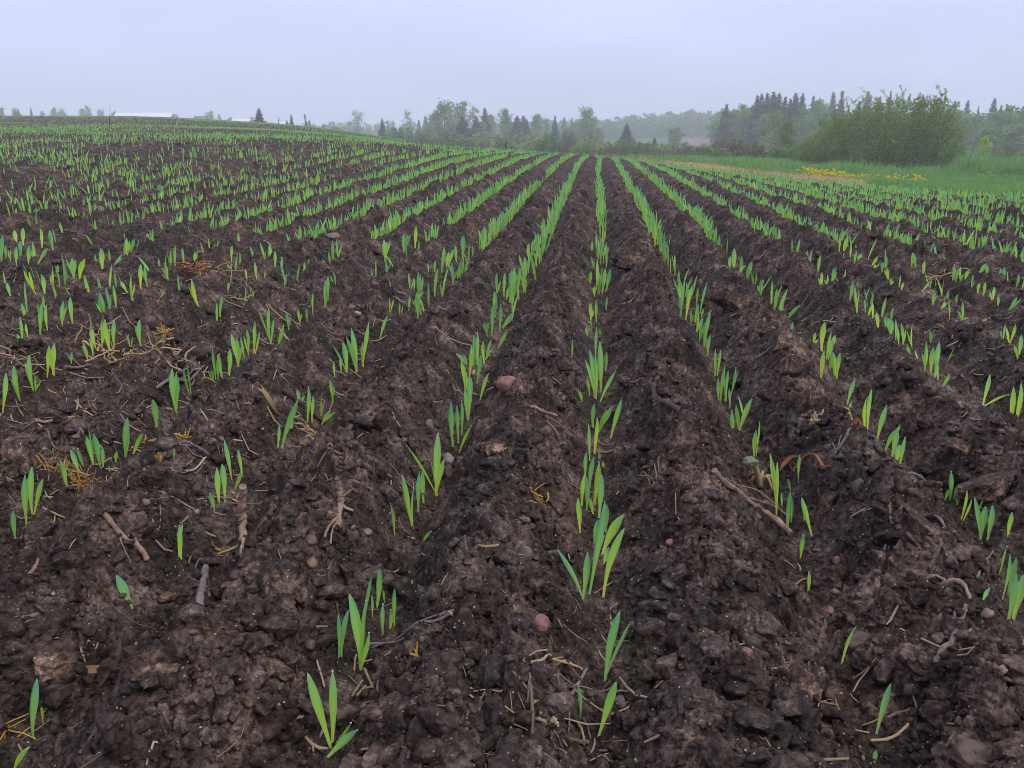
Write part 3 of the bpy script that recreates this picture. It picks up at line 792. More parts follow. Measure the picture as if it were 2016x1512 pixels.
for i in order_all:
    px, py, blades = plants[i]
    D = PD_[i]; X, Y, Z = PX_[i], PY_[i], PZ_[i]
    # depth along the optical axis of the base, and the blade tips at about the same distance
    rng = random.Random(i * 7 + 1)
    r0 = rng.random() ** 1.3 * 0.9
    hgt = 0; lean = 0
    geo = []
    if .95 < D and rng.random() < .5:                  # a slimmer second leaf beside the first
        tx, ty, w = blades[0]; q = rng.uniform(.55, .95)
        blades = blades + [(px + (tx - px) * q + rng.choice((-1, 1)) * rng.uniform(5, 13) / D, py + (ty - py) * q, w * .72)]
    for (tx, ty, w) in blades:
        a, b = ray(tx, ty)
        Dt = D + rng.uniform(-.006, .008)
        Xt, Yt = world_xy(a * Dt, Dt)
        tip = np.array([Xt, Yt, CAM_Z + b * Dt])
        tip[2] += (Z - (CAM_Z + ray(px, py)[1] * D)) * 0.5
        base = np.array([X, Y, Z - 0.002]) + np.array([rng.uniform(-.0012, .0012), rng.uniform(-.0012, .0012), 0])
        L = np.linalg.norm(tip - base)
        lat = float((tip - base) @ VIEW_SIDE)
        droop = abs(lat) > 1.9 * max(tip[2] - base[2], 0.003)
        bend = np.array([0, 0, L * (0.20 if droop else 0.02)]) - VIEW_SIDE * lat * (0.10 if not droop else -0.02) + VIEW_FWD * L * rng.uniform(-.10, .10) \
            + VIEW_SIDE * L * rng.uniform(-.06, .06)
        zc = D * CP + (CAM_Z - Z) * SP
        wid = w * zc / F_PX * rng.uniform(.84, .96) * (1 if D < 1.0 else .86)
        ang = rng.uniform(-.45, .45)
        side = VIEW_SIDE * math.cos(ang) + VIEW_FWD * math.sin(ang)
        V, Q, t, P = blade_geo(base, tip, wid, bend, side, rng.uniform(.18, .5) * rng.choice((-1, 1)), rng)
        geo.append((V, Q, t, P, wid, min(1, max(0, r0 + rng.uniform(-.12, .2)))))
        if tip[2] - Z > hgt: hgt = tip[2] - Z; lean = math.degrees(math.atan2(lat, tip[2] - base[2]))
    if i not in named:
        spare += [(g[0], g[1], g[2], g[5]) for g in geo]
        continue
    size = 'tall' if hgt > 0.058 else 'short' if hgt < 0.034 else 'green'
    ls = 'leaning right' if lean > 13 else 'leaning left' if lean < -13 else 'upright'
    lab = f"{size} {NUMW[len(blades)]}-bladed seedling {ls}, {ordinal(rank[i])} from near end of {row_phrase(row_of[i])}"
    grp = 'young cereal seedlings in the drill rows'
    org = np.array([X, Y, Z])
    if len(geo) == 1:
        V, Q, t, P, wid, rn = geo[0]
        o = link('seedling', mesh_np('seedling', V - org, Q, M['blade'], True, {'t': t, 'rnd': np.clip(rn + np.tile(MIDRIB, len(V) // 5), 0, 1)}))
        leaves = [o]
    else:
        o = link('seedling', None); leaves = []
        for V, Q, t, P, wid, rn in geo:
            leaves.append(link('leaf', mesh_np('leaf', V - org, Q, M['blade'], True, {'t': t, 'rnd': np.clip(rn + np.tile(MIDRIB, len(V) // 5), 0, 1)}), o))
    o.location = org
    tag(o, lab, 'seedling', grp)
    if D < 1.5:
        for lf, g in zip(leaves, geo):
            if rng.random() < 0.5:
                dewdrop(g[3][-1] - org, rng.uniform(.0005, .0008), lf)
            if rng.random() < 0.3:
                q = rng.choice((6, 7, 8)); dewdrop(g[3][q] - org - VIEW_FWD * .0006, rng.uniform(.0003, .0005), lf)
print('plants', len(plants), 'rows', sorted(set(row_of.values())), 'farthest', PD_[order[-1]])

# the rest of the crop, one mass of blades along the drill rows
def far_crop():
    tgt = []
    YS = np.arange(0.6, 50.0, 0.0078)
    for k in range(-260, 40):
        if k < -70 and k % 1: continue
        xk = X_C + k * S_ROW
        keep = np.ones(len(YS), bool)
        Y = YS
        X = np.full(len(Y), xk) + row_wobble(np.full(len(Y), xk), Y)
        c, D = cam_frame(X, Y)
        px = 1008 + 1697 * c / np.maximum(D, .1)
        keep &= (((px > -330) & (px < 2350)) | ((D < 7) & (px > -1500) & (px < 3600))) & (D > 0.45)
        dens = np.interp(D, [0, 3, 8, 14, 25, 50], [1.0, .85, .62, .45, .38, .22])
        dens = np.where(X > .12, np.maximum(dens, np.interp(D, [0, 3, 8], [1, .95, .7])), dens)
        gap = fbm(np.full(len(Y), k * 3.7), Y, 2.6, 3, 301)                      # gaps along the drill row
        gap2 = fbm(X, Y, 0.55, 2, 317)
        pr = sstep(-0.40, 0.06, gap + 0.5 * gap2 + 0.06 + 0.16 * sstep(2, 4, D) + np.where(X > .12, .14, 0)) * dens
        keep &= NPR.random(len(Y)) < pr
        keep &= (X < crop_edge(Y) - 0.02)
        keep &= ~((Y > 14.5) & (px > 800))
        if not keep.any(): continue
        X = X[keep] + NPR.normal(0, .008, keep.sum()); Y = Y[keep] + NPR.normal(0, .004, keep.sum())
        tgt.append(np.stack([X, Y], 1))
    P = np.concatenate(tgt)
    X, Y = P[:, 0], P[:, 1]
    Z = ground_z(X, Y)
    px, py = project(X, Y, Z)
    c, D = cam_frame(X, Y)
    lim = np.interp(px, [0, 430, 560, 660, 1060, 1100, 1150, 1340, 1600, 1900, 2016], [455, 460, 490, 478, 505, 490, 470, 500, 485, 520, 545])
    out_near = ((px < -25) | (px > 2040)) & (D > 0.5)
    ok = (py < lim) | ((py < 640) & (D > 1.4) & (NPR.random(len(px)) < .22)) | (out_near & (NPR.random(len(px)) < 0.6))
    # thin the far left hill top and the bare gully below the near crest
    thin = np.ones(len(X))
    hill = (px < 900) & (D > 7.5)
    thin[hill] = np.clip(.27 + 1.0 * fbm(X[hill], Y[hill], .35, 3, 339), .05, .8) * np.interp(D[hill], [8, 14, 25], [1, .75, .6])
    lf = (X < -1.2) & ~hill
    thin[lf] = np.clip(.31 + 1.3 * fbm(X[lf], Y[lf], 1.1, 3, 337), .08, 1)
    gully = (px > 170) & (px < 640) & (D > 4.6) & (D < 6.8)
    thin[gully] = np.where(fbm(X[gully], Y[gully], 0.8, 2, 333) > 0.10, .4, .07)
    brown = (px < 950) & (D > 25)
    thin[brown] = np.where(fbm(X[brown], Y[brown], 0.12, 2, 341) > 0.02, .22, .05)
    ok &= NPR.random(len(X)) < thin
    X, Y, Z, D = X[ok], Y[ok], Z[ok], D[ok]
    n = len(X); print('far crop', n)
    H = NPR.uniform(.034, .062, n) * (0.85 + 0.3 * NPR.random(n)); Wd = NPR.uniform(.0040, .0066, n)
    H *= .98; Wd = Wd * np.interp(D, [0, 6, 14, 40], [1, 1.1, 1.45, 2.6])
    ta = NPR.uniform(0, 6.283, n); tl = np.abs(NPR.normal(0, .22, n))
    lx, ly = np.cos(ta) * tl * H, np.sin(ta) * tl * H
    sa = NPR.uniform(-.9, .9, n) + YAW
    sx, sy = np.cos(sa), np.sin(sa)
    ts = np.array([0, .3, .6, .85, 1.0]); ws = np.array([.42, .62, 1.0, .72, .06])
    Vv = np.empty((n, 5, 2, 3), f32)
    for j, (t, w) in enumerate(zip(ts, ws)):
        cx, cy, cz = X + lx * t ** 1.6, Y + ly * t ** 1.6, Z - .004 + H * t
        for q, sg in enumerate((-1, 1)):
            Vv[:, j, q, 0] = cx + sg * sx * Wd * w / 2; Vv[:, j, q, 1] = cy + sg * sy * Wd * w / 2; Vv[:, j, q, 2] = cz
    b = np.arange(n)[:, None, None] * 10 + np.arange(4)[None, :, None] * 2
    Q = (b + np.array([0, 1, 3, 2])[None, None, :]).reshape(-1, 4)
    t = np.tile(np.repeat(ts, 2), n); r = np.repeat(np.clip(NPR.normal(.35, .22, n), 0, 1), 10)
    Va, Qa, ta_, ra = [Vv.reshape(-1, 3)], [Q], [t], [r]; nv = len(Va[0])
    for V, Qb, tb, rb in spare:
        Va.append(V); Qa.append(np.array(Qb) + nv); ta_.append(tb); ra.append(np.full(len(V), rb)); nv += len(V)
    o = link('crop_seedlings', mesh_np('crop_seedlings', np.concatenate(Va), np.concatenate(Qa), M['blade'], True,
             {'t': np.concatenate(ta_), 'rnd': np.concatenate(ra)}))
    tag(o, 'bright green young cereal seedlings massed along the farther drill rows', 'seedlings', None, 'stuff')
far_crop()

# ------------------------------------------------------------------ crumbs, clods and stones
def lump_mesh(sub, seed, rough=0.28, squash=(1, 1, .75), facet=0.0, cuts=0):
    V, Fc = ICO[sub]
    V = V.copy(); rng = random.Random(seed)
    off = Vector((rng.uniform(-50, 50), rng.uniform(-50, 50), rng.uniform(-50, 50)))
    out = np.empty_like(V)
    for i, v in enumerate(V):
        p = Vector(v)
        d = rough * mnoise.noise(p * 1.25 + off) * 1.3 + rough * 0.6 * mnoise.noise(p * 2.9 + off)
        if sub > 2: d += rough * 0.34 * mnoise.noise(p * 6.5 + off) + rough * 0.20 * mnoise.noise(p * 14 + off)
        if sub > 3: d += rough * 0.13 * mnoise.noise(p * 29 + off)
        if facet:
            c = mnoise.cell(p * 1.6 + off); d += facet * (c - 0.5)
        out[i] = v * (1 + d)
    if cuts:
        for _ in range(cuts):
            nn = np.array([rng.gauss(0, 1) for _ in range(3)]); nn /= np.linalg.norm(nn)
            dd = out @ nn - rng.uniform(.45, .85)
            out -= np.maximum(dd, 0)[:, None] * nn * .92
        if sub > 2:
            for i, v in enumerate(out):
                p = Vector(v) * 5.5 + off
                out[i] = v * (1 + .07 * mnoise.noise(p) + .06 * mnoise.noise(p * 2.7) + (.045 * mnoise.noise(p * 6.1) if sub > 3 else 0))
    return out * np.array(squash), Fc

def rot_random(rng, tilt=0.6):
    a, b, c = rng.uniform(0, 6.283), rng.uniform(-tilt, tilt), rng.uniform(-tilt, tilt)
    ca, sa, cb, sb, cc, sc = math.cos(a), math.sin(a), math.cos(b), math.sin(b), math.cos(c), math.sin(c)
    return np.array([[ca, -sa, 0], [sa, ca, 0], [0, 0, 1]]) @ np.array([[1, 0, 0], [0, cb, -sb], [0, sb, cb]]) @ np.array([[cc, 0, sc], [0, 1, 0], [-sc, 0, cc]])

def crumbs():
    var = {s: [lump_mesh(s, 900 + s * 40 + i, 0.30, (1, RND.uniform(.6, 1), RND.uniform(.45, .8)), 0, 9) for i in range(14)] for s in (1, 2, 3, 4)}
    n = 30000
    px = NPR.uniform(-60, 2076, n); px[::9] = NPR.choice([-1, 1], len(px[::9])) * NPR.uniform(1040, 1700, len(px[::9])) + 1008; py = 1600 - (1600 - 360) * NPR.random(n) ** 1.15
    X, Y, D = unproject(px, py)
    rad = np.exp(NPR.normal(math.log(.0026), .50, n))
    rad = np.maximum(rad, .0016 * D ** .9)
    big = NPR.random(n) < 0.075
    rad[big] *= NPR.uniform(2.0, 4.6, big.sum())
    rad = np.minimum(rad, .0125)
    ok = (D > .3) & (D < 5.5) & (X < crop_edge(Y) - .05)
    ph = np.abs(((row_phase(X, Y) + .5) % 1) - .5)
    ok &= (NPR.random(n) < .45 + 1.6 * ph)
    gi = np.clip(((X + 3.2) / .002).astype(int), 0, 3199); gj = np.clip((Y / .002).astype(int), 0, 2199)
    ok &= (PLANT_MASK[gi, gj] < .30) | ((PLANT_MASK[gi, gj] < .88) & (rad < .0042))
    X, Y, rad, D = X[ok], Y[ok], rad[ok], D[ok]
    Z = ground_z(X, Y)
    VV, QQ = [], []; nv = 0
    for i in range(len(X)):
        on = rad[i] / D[i] * 815
        s = 1 if on < 3.2 else 2 if on < 8 else 3 if on < 16 else 4
        V, Fc = var[s][i % 14]
        Vr = (V @ rot_random(RND).T) * rad[i]
        VV.append(Vr + np.array([X[i], Y[i], Z[i] + rad[i] * RND.uniform(-.1, .4)])); QQ.append(Fc + nv); nv += len(V)
    o = link('soil_crumbs', mesh_np('soil_crumbs', np.concatenate(VV), np.concatenate(QQ), M['soil']))
    tag(o, 'loose dark brown soil crumbs scattered over the ridges and furrows', 'soil crumbs', None, 'stuff')
    print('crumbs', len(X), nv)
crumbs()

def spot(px, py):
    X, Y, D = (float(v[0]) for v in unproject(px, py))
    Z = zone_z(X, Y)
    return X, Y, Z, D
def wpx(D, Z): return (D * CP + (CAM_Z - Z) * SP) / F_PX          # metres per photograph pixel

# big clods: px, py, width px, height px, tilt, material, label
CLODS = [
 (28, 905, 84, 66, .2, 'clod_dry', 'big pale brown clod cut by the left edge behind two seedlings'),
 (62, 1072, 104, 78, -.55, 'clod', 'tall slanting dark slab of soil below the lone left-hand seedling pair'),
 (85, 1302, 112, 62, .15, 'clod_dry', 'low light brown clod above the dead curled leaf'),
 (322, 1372, 128, 74, .1, 'clod_dry', 'largest flat light brown clod, right of the curled dead leaf'),
 (415, 1300, 118, 80, .1, 'clod', 'brown clod behind and right of the largest flat light clod'),
 (165, 1420, 78, 76, -.4, 'clod', 'greyish slab-shaped clod with a pale pebble on its end'),
 (548, 1160, 112, 116, .3, 'clod', 'long sloping brown clod beside the crumbly hollow, pointed at one end'),
 (330, 1180, 64, 54, .1, 'clod', 'rounded dark clod just right of the leaning single seedling'),
 (642, 1016, 48, 36, .2, 'clod_dry', 'small light brown clod stuck on the upright broken stalk'),
 (812, 1412, 130, 62, -.25, 'clod', 'long dark clod sloping up to the right of the three-bladed seedling'),
 (835, 1456, 62, 44, .1, 'clod', 'small brown clod tucked under the long dark sloping clod'),
 (1042, 1146, 64, 62, -.2, 'clod', 'dark clod with hanging roots beside the grey round pebble'),
 (1064, 893, 40, 42, .1, 'clod', 'upright clod made of two lumps carrying small pebbles on top'),
 (972, 885, 62, 36, .1, 'clod_dry', 'flat pale clod right of the pale round stone'),
 (1455, 1345, 70, 84, .3, 'clod', 'steep dark clod with a pink pebble on its crown'),
 (1398, 1238, 70, 44, .2, 'clod_dry', 'light brown clod above the steep clod with the pink pebble'),
 (1576, 1345, 112, 100, .15, 'clod_dry', 'large fibrous turf clod with dry grass roots in it'),
 (1760, 1216, 78, 70, .1, 'clod', 'round mossy olive-brown clod with a white rootlet on it'),
 (1812, 1260, 62, 46, .0, 'clod', 'dark rounded clod just below the mossy clod'),
 (1622, 1012, 62, 62, -.3, 'clod', 'leaning dark clod in front of the grey oval stone'),
 (1812, 1086, 108, 76, .2, 'clod', 'broad brown clod topped by a pale stone, among dry stalks'),
 (1955, 975, 120, 66, -.5, 'clod_dry', 'long pale slab of soil sloping down toward the right edge'),
 (1892, 890, 70, 40, .2, 'clod_dry', 'flat olive slab of soil on a ridge above the right-hand seedlings'),
 (1860, 1420, 76, 60, .1, 'clod', 'lumpy dark clod left of its twin near the bottom right'),
 (1925, 1415, 80, 62, .2, 'clod', 'lumpy dark clod right of its twin near the bottom right'),
 (1520, 868, 54, 60, -.3, 'clod', 'upright dark clod beside the seedling at the hollow edge'),
 (1240, 520, 90, 46, .2, 'clod', 'wide clod on the ridge right of the central row, far back'),
 (1450, 600, 90, 48, .2, 'clod', 'wide crusted clod on the ridge between second and third right rows'),
 (1690, 560, 92, 44, .1, 'clod', 'crusted clod on a ridge among the right-hand rows'),
]
for n, (px, py, w, h, tilt, mat, lab) in enumerate(CLODS):
    X, Y, Z, D = spot(px, py + h * .30)
    k = wpx(D, Z)
    rng = random.Random(400 + n)
    V, Fc = lump_mesh(5 if D < .75 else 4, 400 + n, 0.36, (1, 1, 1), 0.0, 11)
    V = V * np.array([w * k * .5, w * k * .5 * rng.uniform(.7, .9), h * k * .52])
    V[:, 2] += V[:, 0] * -tilt
    a = YAW; R = np.array([[math.cos(a), -math.sin(a), 0], [math.sin(a), math.cos(a), 0], [0, 0, 1]])
    o = link('soil_clod', mesh_np('soil_clod', V @ R.T, Fc, M[mat]))
    o.location = (X, Y + w * k * .2, Z + h * k * .12)
    tag(o, lab, 'clod', 'large soil clods')

STONES = [
 (998, 784, 42, 31, 'pink', 'flat round pink stone on the ridge left of the central row', 0),
 (884, 907, 24, 28, 'white', 'pale upright pebble touching a seedling with a drooping dewy blade', 0),
 (1062, 1230, 40, 34, 'pink', 'rounded reddish-pink stone between the bottom central rows', 0),
 (1658, 768, 30, 30, 'brown', 'round brown stone at the foot of a dense right-hand seedling clump', 0),
 (1685, 968, 26, 34, 'grey', 'smooth grey oval stone standing on a ridge crest', 0),
 (290, 636, 32, 24, 'purple', 'purplish angular stone behind a single upright seedling', 0),
 (1690, 1276, 60, 48, 'brown', 'large brown stone behind the right-leaning seedling', 0),
 (1916, 1506, 78, 52, 'brown', 'large smooth rounded stone cut by the bottom edge', 0),
 (1817, 1320, 22, 16, 'tan', 'round tan pebble beside the pale broken stalk', 0),
 (1682, 1192, 15, 15, 'tan', 'small round tan pebble left of the mossy clod', 0),
 (1468, 1312, 22, 18, 'pink', 'pale pink pebble sitting on the crown of the steep clod', 1),
 (918, 1453, 11, 11, 'pink', 'tiny salmon-pink pebble near the bottom middle', 0),
 (1292, 1452, 28, 24, 'pink', 'dull reddish stone wedged under a clod at bottom middle', 0),
 (1222, 1392, 32, 36, 'grey', 'grey stone directly behind the broad leaning seedling', 0),
 (1249, 1240, 26, 22, 'grey', 'dark grey stone right of the crossed two-bladed seedling', 0),
 (844, 833, 20, 24, 'tan', 'angular tan stone upright on a ridge left of the pink stone', 0),
 (936, 520, 20, 13, 'grey', 'grey oval stone lying between two distant left rows', 0),
 (286, 985, 22, 17, 'tan', 'pinkish tan pebble on the left ridge below yellow weeds', 0),
 (722, 1056, 22, 14, 'tan', 'flat tan pebble left of a small single seedling', 0),
 (1033, 1092, 30, 30, 'grey', 'grey round pebble right of a cream wood chip', 0),
 (882, 1352, 22, 17, 'tan', 'squarish tan pebble on the ridge below the yellow weed', 0),
 (612, 1294, 25, 17, 'brown', 'flat brown pebble left of a two-bladed seedling', 0),
 (612, 1104, 24, 22, 'tan', 'muddy tan pebble with a mossy patch, in the hollow', 0),
 (613, 1079, 28, 18, 'brown', 'brown pebble just above the muddy tan one', 0),
 (88, 888, 12, 10, 'white', 'small white pebble left of the yellow weeds', 0),
 (150, 873, 22, 12, 'grey', 'grey flat pebble left of the tall bunched seedlings', 0),
 (436, 878, 17, 12, 'grey', 'grey pebble on the ridge right of the orange weeds', 0),
 (420, 886, 15, 14, 'pink', 'small pinkish-red pebble on the ridge near the orange weeds', 0),
 (389, 1020, 12, 10, 'white', 'tiny white pebble left of a three-seedling clump', 0),
 (855, 658, 16, 13, 'pink', 'muddy red pebble on the ridge two rows left of centre', 0),
 (1006, 761, 12, 9, 'pink', 'small dark red pebble just above the flat pink stone', 0),
 (1074, 873, 24, 17, 'brown', 'brown oval pebble on top of the double-lump clod', 1),
 (1037, 843, 9, 9, 'pink', 'tiny red pebble left of the peeled twig', 0),
 (1058, 581, 14, 9, 'brown', 'small brown oval pebble right of the first left row', 0),
 (1274, 473, 14, 10, 'pink', 'small grey-pink pebble on the ridge by the first right row', 0),
 (1424, 539, 18, 9, 'tan', 'flat tan stone on the crest between right-hand rows', 0),
 (1521, 652, 13, 9, 'pink', 'small pink pebble on the ridge between right-hand rows', 0),
 (1892, 754, 14, 12, 'pink', 'pinkish pebble below the dense right-hand clump', 0),
 (1648, 1118, 20, 24, 'pink', 'mottled red and grey pebble half buried in the right furrow', 0),
 (1463, 1210, 15, 18, 'grey', 'dark grey pebble, left one of a pair on the right ridge', 0),
 (1484, 1205, 14, 13, 'tan', 'tan pebble, right one of a pair on the right ridge', 0),
 (1632, 1228, 24, 14, 'pink', 'reddish flat stone left of the large brown stone', 0),
 (1940, 1228, 24, 20, 'tan', 'tan stone at the foot of the right edge seedlings', 0),
 (1988, 1386, 14, 10, 'pink', 'small pink pebble near the right edge', 0),
 (268, 1270, 10, 10, 'pink', 'tiny orange-red pebble left of the light clods', 0),
 (467, 1411, 12, 9, 'pink', 'small orange-red pebble below the largest flat clod', 0),
 (106, 1183, 9, 8, 'white', 'one of two tiny white pebbles by the lower left hollow', 0),
 (90, 1182, 9, 8, 'white', 'left tiny white pebble of the pair at the lower left', 0),
 (149, 1423, 12, 16, 'white', 'pale pebble on the end of the greyish slab clod', 1),
 (1318, 1068, 14, 17, 'pink', 'small red-brown pebble on the ridge below rootlets', 0),
 (1489, 1047, 14, 11, 'grey', 'small grey pebble on the smooth right ridge', 0),
 (1450, 1132, 16, 16, 'grey', 'rounded grey pebble embedded in the right ridge', 0),
 (692, 607, 13, 11, 'pink', 'pale pink pebble of a trio two rows left of centre', 0),
 (722, 612, 10, 10, 'pink', 'reddish pebble of a trio two rows left of centre', 0),
 (704, 624, 14, 10, 'white', 'whitish pebble of a trio two rows left of centre', 0),
 (1688, 1321, 7, 7, 'white', 'tiny white pebble below the right-leaning seedling', 0),
 (1765, 1255, 9, 8, 'white', 'tiny white pebble at the foot of the mossy clod', 0),
 (655, 470, 26, 14, 'tan', 'flat pale stone on a distant ridge left of centre', 0),
]
for n, (px, py, w, h, kind, lab, up) in enumerate(STONES):
    X, Y, Z, D = spot(px, py + h * .35)
    k = wpx(D, Z)
    V, Fc = lump_mesh(4 if w > 24 else 3, 700 + n, 0.13, (1, 1, 1), 0.0, 3)
    V = V * np.array([w * k * .53, w * k * .45, h * k * .56])
    a = YAW + random.Random(n).uniform(-.3, .3)
    R = np.array([[math.cos(a), -math.sin(a), 0], [math.sin(a), math.cos(a), 0], [0, 0, 1]])
    o = link('stone', mesh_np('stone', V @ R.T, Fc, M['stone_' + kind]))
    o.location = (X, Y + h * k * .2, Z + h * k * (.30 + 1.1 * up))
    tag(o, lab, 'stone', 'stones and pebbles on the soil')

# ------------------------------------------------------------------ sticks, stubs, dead leaves, withered weeds
def path3(pts, lift=0.002):
    """pixels (and an optional height in px above the soil) -> points on the ground"""
    out = []
    for p in pts:
        X, Y, Z, D = spot(p[0], p[1] + (p[2] if len(p) > 2 else 0))
        up = (p[2] if len(p) > 2 else 0) * wpx(D, Z) / max(.3, CP)
        out.append((X, Y, Z + lift + up, wpx(D, Z)))
    return out

def spline(P, n=14):
    P = np.asarray(P, float)
    if len(P) == 2: return P[0] + (P[1] - P[0]) * np.linspace(0, 1, n)[:, None]
    t = np.linspace(0, len(P) - 1, n); out = []
    for u in t:
        i = min(int(u), len(P) - 2); f = u - i
        a, b, c, d = P[max(i - 1, 0)], P[i], P[i + 1], P[min(i + 2, len(P) - 1)]
        out.append(0.5 * ((2 * b) + (-a + c) * f + (2 * a - 5 * b + 4 * c - d) * f * f + (-a + 3 * b - 3 * c + d) * f ** 3))
    return np.array(out)

def stick(name, lab, cat, pts, w, mat, taper=.7, knots=.12, seed=0, branches=(), group='sticks and stalks lying on the soil', sides=8):
    """pts in photograph pixels; w width in px; branches: extra (pts, w) twigs of the same stick"""
    P = path3(pts); rng = random.Random(seed + 31)
    org = np.array(P[0][:3])
    def one(mb, P, w, sides):
        S = spline([p[:3] for p in P], 18); k = np.mean([p[3] for p in P])
        S = S + np.array([[rng.uniform(-1, 1), rng.uniform(-1, 1), rng.uniform(-.5, 1)] for _ in S]) * w * k * .12
        r = np.linspace(1, taper, len(S)) * w * k * .42 * np.array([1 + rng.uniform(-knots, knots) for _ in S])
        S[:, 2] += w * k * .25
        g = ground_z(S[:, 0], S[:, 1]); up = np.maximum(S[:, 2], g + r * .35); up[1:-1] = np.maximum(up[1:-1], (up[:-2] + up[2:]) / 2)
        for _ in range(3): up[1:-1] = np.maximum(up[1:-1] * .5 + (up[:-2] + up[2:]) * .25, g[1:-1] + r[1:-1] * .2)
        S[:, 2] = up
        mb.tube(S - org, r, sides, rng.random())
    mb = MB(); one(mb, P, w, sides)
    o = mb.build(name, mat, None, False); o.location = org
    tag(o, lab, cat, group)
    for bp, bw in branches:
        m2 = MB(); one(m2, path3(bp), bw, 5)
        m2.build('side_twig', mat, o, False)
    return o

W, WG, WD = M['wood'], M['wood_grey'], M['wood_dark']
stick('broken_stalk', 'thick brown broken stalk stub standing upright left of the middle', 'stalk', [(480, 1085), (482, 1055, 8), (482, 1010, 50), (488, 966, 94)], 20, W, .9, .18, 1)
stick('broken_stalk', 'pale splintered end of stalk lying just below the upright brown stub', 'stalk', [(478, 1118), (482, 1100), (488, 1078)], 12, W, .6, .3, 2)
stick('broken_stalk', 'pale broken stalk upright out of a clod with forked grey roots', 'stalk', [(664, 1046), (671, 1010, 4), (672, 985, 25), (668, 955, 55)], 17, W, .6, .15, 3,
      [([(668, 1030), (650, 1052), (640, 1082)], 9), ([(668, 1034), (656, 1060), (652, 1092)], 7), ([(676, 985, 8), (698, 978, 4)], 4)])
stick('forked_twig', 'pale forked twig lying below the grey-rooted stalk', 'twig', [(630, 1150), (642, 1130), (660, 1095)], 6, WG, .6, .2, 4, [([(644, 1124), (656, 1112)], 3)])
stick('root_stub', 'papery grey root stub hanging over a dark gap between clods', 'root', [(392, 1240), (398, 1205), (402, 1172), (410, 1128)], 22, WG, .7, .25, 5,
      [([(396, 1200), (412, 1186), (414, 1196)], 9), ([(398, 1112), (380, 1106), (372, 1120)], 6), ([(410, 1130), (395, 1118), (385, 1132)], 5)])
stick('broken_branch', 'brown branch lying slantwise between clods at left, with a frayed end', 'branch', [(212, 1058), (248, 1080), (272, 1102), (294, 1130)], 14, W, .9, .25, 6,
      [([(270, 1090), (282, 1108), (288, 1122)], 6), ([(248, 1082), (244, 1110), (262, 1140)], 4)])
stick('straw_bundle', 'bundle of grey split straw at the left edge above the curled leaf', 'straw', [(-6, 1236), (30, 1224), (62, 1212), (100, 1216)], 11, WG, .8, .3, 7,
      [([(2, 1240), (40, 1226), (100, 1220)], 6), ([(0, 1228), (60, 1208), (104, 1212)], 4)])
stick('twig', 'short curved cream twig on the soil below the grey straw bundle', 'twig', [(86, 1256), (102, 1248), (125, 1250)], 5, M['husk'], .7, .1, 8)
stick('wood_chip', 'reddish-tan wood chip lying left of the branch', 'wood chip', [(60, 1138), (70, 1128), (79, 1120)], 11, W, .5, .1, 9)
stick('long_stalk', 'long grey-black fibrous stalk lying across the furrow by a seedling', 'stalk', [(728, 1292), (775, 1290), (818, 1272), (866, 1248), (908, 1228)], 8, WG, .7, .25, 10,
      [([(735, 1300), (790, 1288), (850, 1252), (895, 1222)], 5), ([(870, 1240), (915, 1232)], 4)])
stick('straw_chip', 'flat tan straw chip at the end of the long grey stalk', 'straw', [(886, 1232), (900, 1248), (914, 1262)], 9, M['husk'], .7, .1, 11)
stick('peeled_twig', 'short peeled orange-brown twig right of the flat pink stone', 'twig', [(1046, 814), (1070, 825), (1096, 838)], 8, W, .8, .1, 12)
stick('twig', 'thin whitish twig below the peeled orange-brown one', 'twig', [(1076, 838), (1088, 852), (1098, 863)], 4, M['husk'], .8, .05, 13)
stick('curved_root', 'curved dark grey root standing out of the ridge right of the central row', 'root', [(1284, 795), (1290, 812), (1304, 826), (1338, 840)], 13, WD, 1.1, .08, 14)
stick('root_mat', 'mat of brown fibrous root ending in a thick stick on the right ridge', 'root', [(1400, 992), (1440, 998), (1480, 1012), (1516, 1035), (1556, 1068)], 14, W, 1.25, .25, 15,
      [([(1365, 978), (1420, 978), (1470, 1000), (1520, 1030)], 6), ([(1385, 985), (1430, 984), (1490, 995), (1540, 1020)], 4), ([(1450, 995), (1480, 1005), (1502, 1027)], 4), ([(1470, 995), (1520, 1010), (1552, 1030)], 5)])
stick('wood_piece', 'pale decayed wood piece lying crosswise above the right-edge clods', 'wood', [(1803, 1180), (1830, 1174), (1868, 1182), (1890, 1190), (1906, 1204)], 15, W, .5, .25, 16)
stick('broken_stalk', 'thick pale broken stalk with a frayed fibrous tip at lower right', 'stalk', [(1838, 1334), (1852, 1312), (1868, 1285), (1880, 1262)], 16, WG, .95, .12, 17,
      [([(1892, 1275), (1902, 1262), (1910, 1248)], 6), ([(1880, 1262), (1886, 1240), (1898, 1216)], 12), ([(1880, 1250), (1876, 1230), (1888, 1212)], 6)])
stick('straw', 'straight grey straw running down to the bottom edge at right', 'straw', [(1658, 1440), (1676, 1478), (1698, 1520)], 9, WG, .9, .1, 18)
stick('curved_twig', 'smooth curved cream twig lying in the bottom right furrow', 'twig', [(1711, 1483), (1745, 1479), (1768, 1468), (1784, 1455)], 7, M['husk'], .9, .08, 19)
stick('straw', 'short grey straw crossing behind the lower right seedling', 'straw', [(1694, 1445), (1728, 1446)], 4, M['husk'], .9, .1, 20)
stick('twig', 'stubby tan twig right of the lower right seedling', 'twig', [(1735, 1432), (1760, 1426), (1786, 1422)], 9, W, .7, .12, 21)
stick('twig', 'tan twig stump at the bottom right beside the large rounded stone', 'twig', [(1840, 1508), (1858, 1488), (1875, 1473)], 12, W, .8, .1, 22)
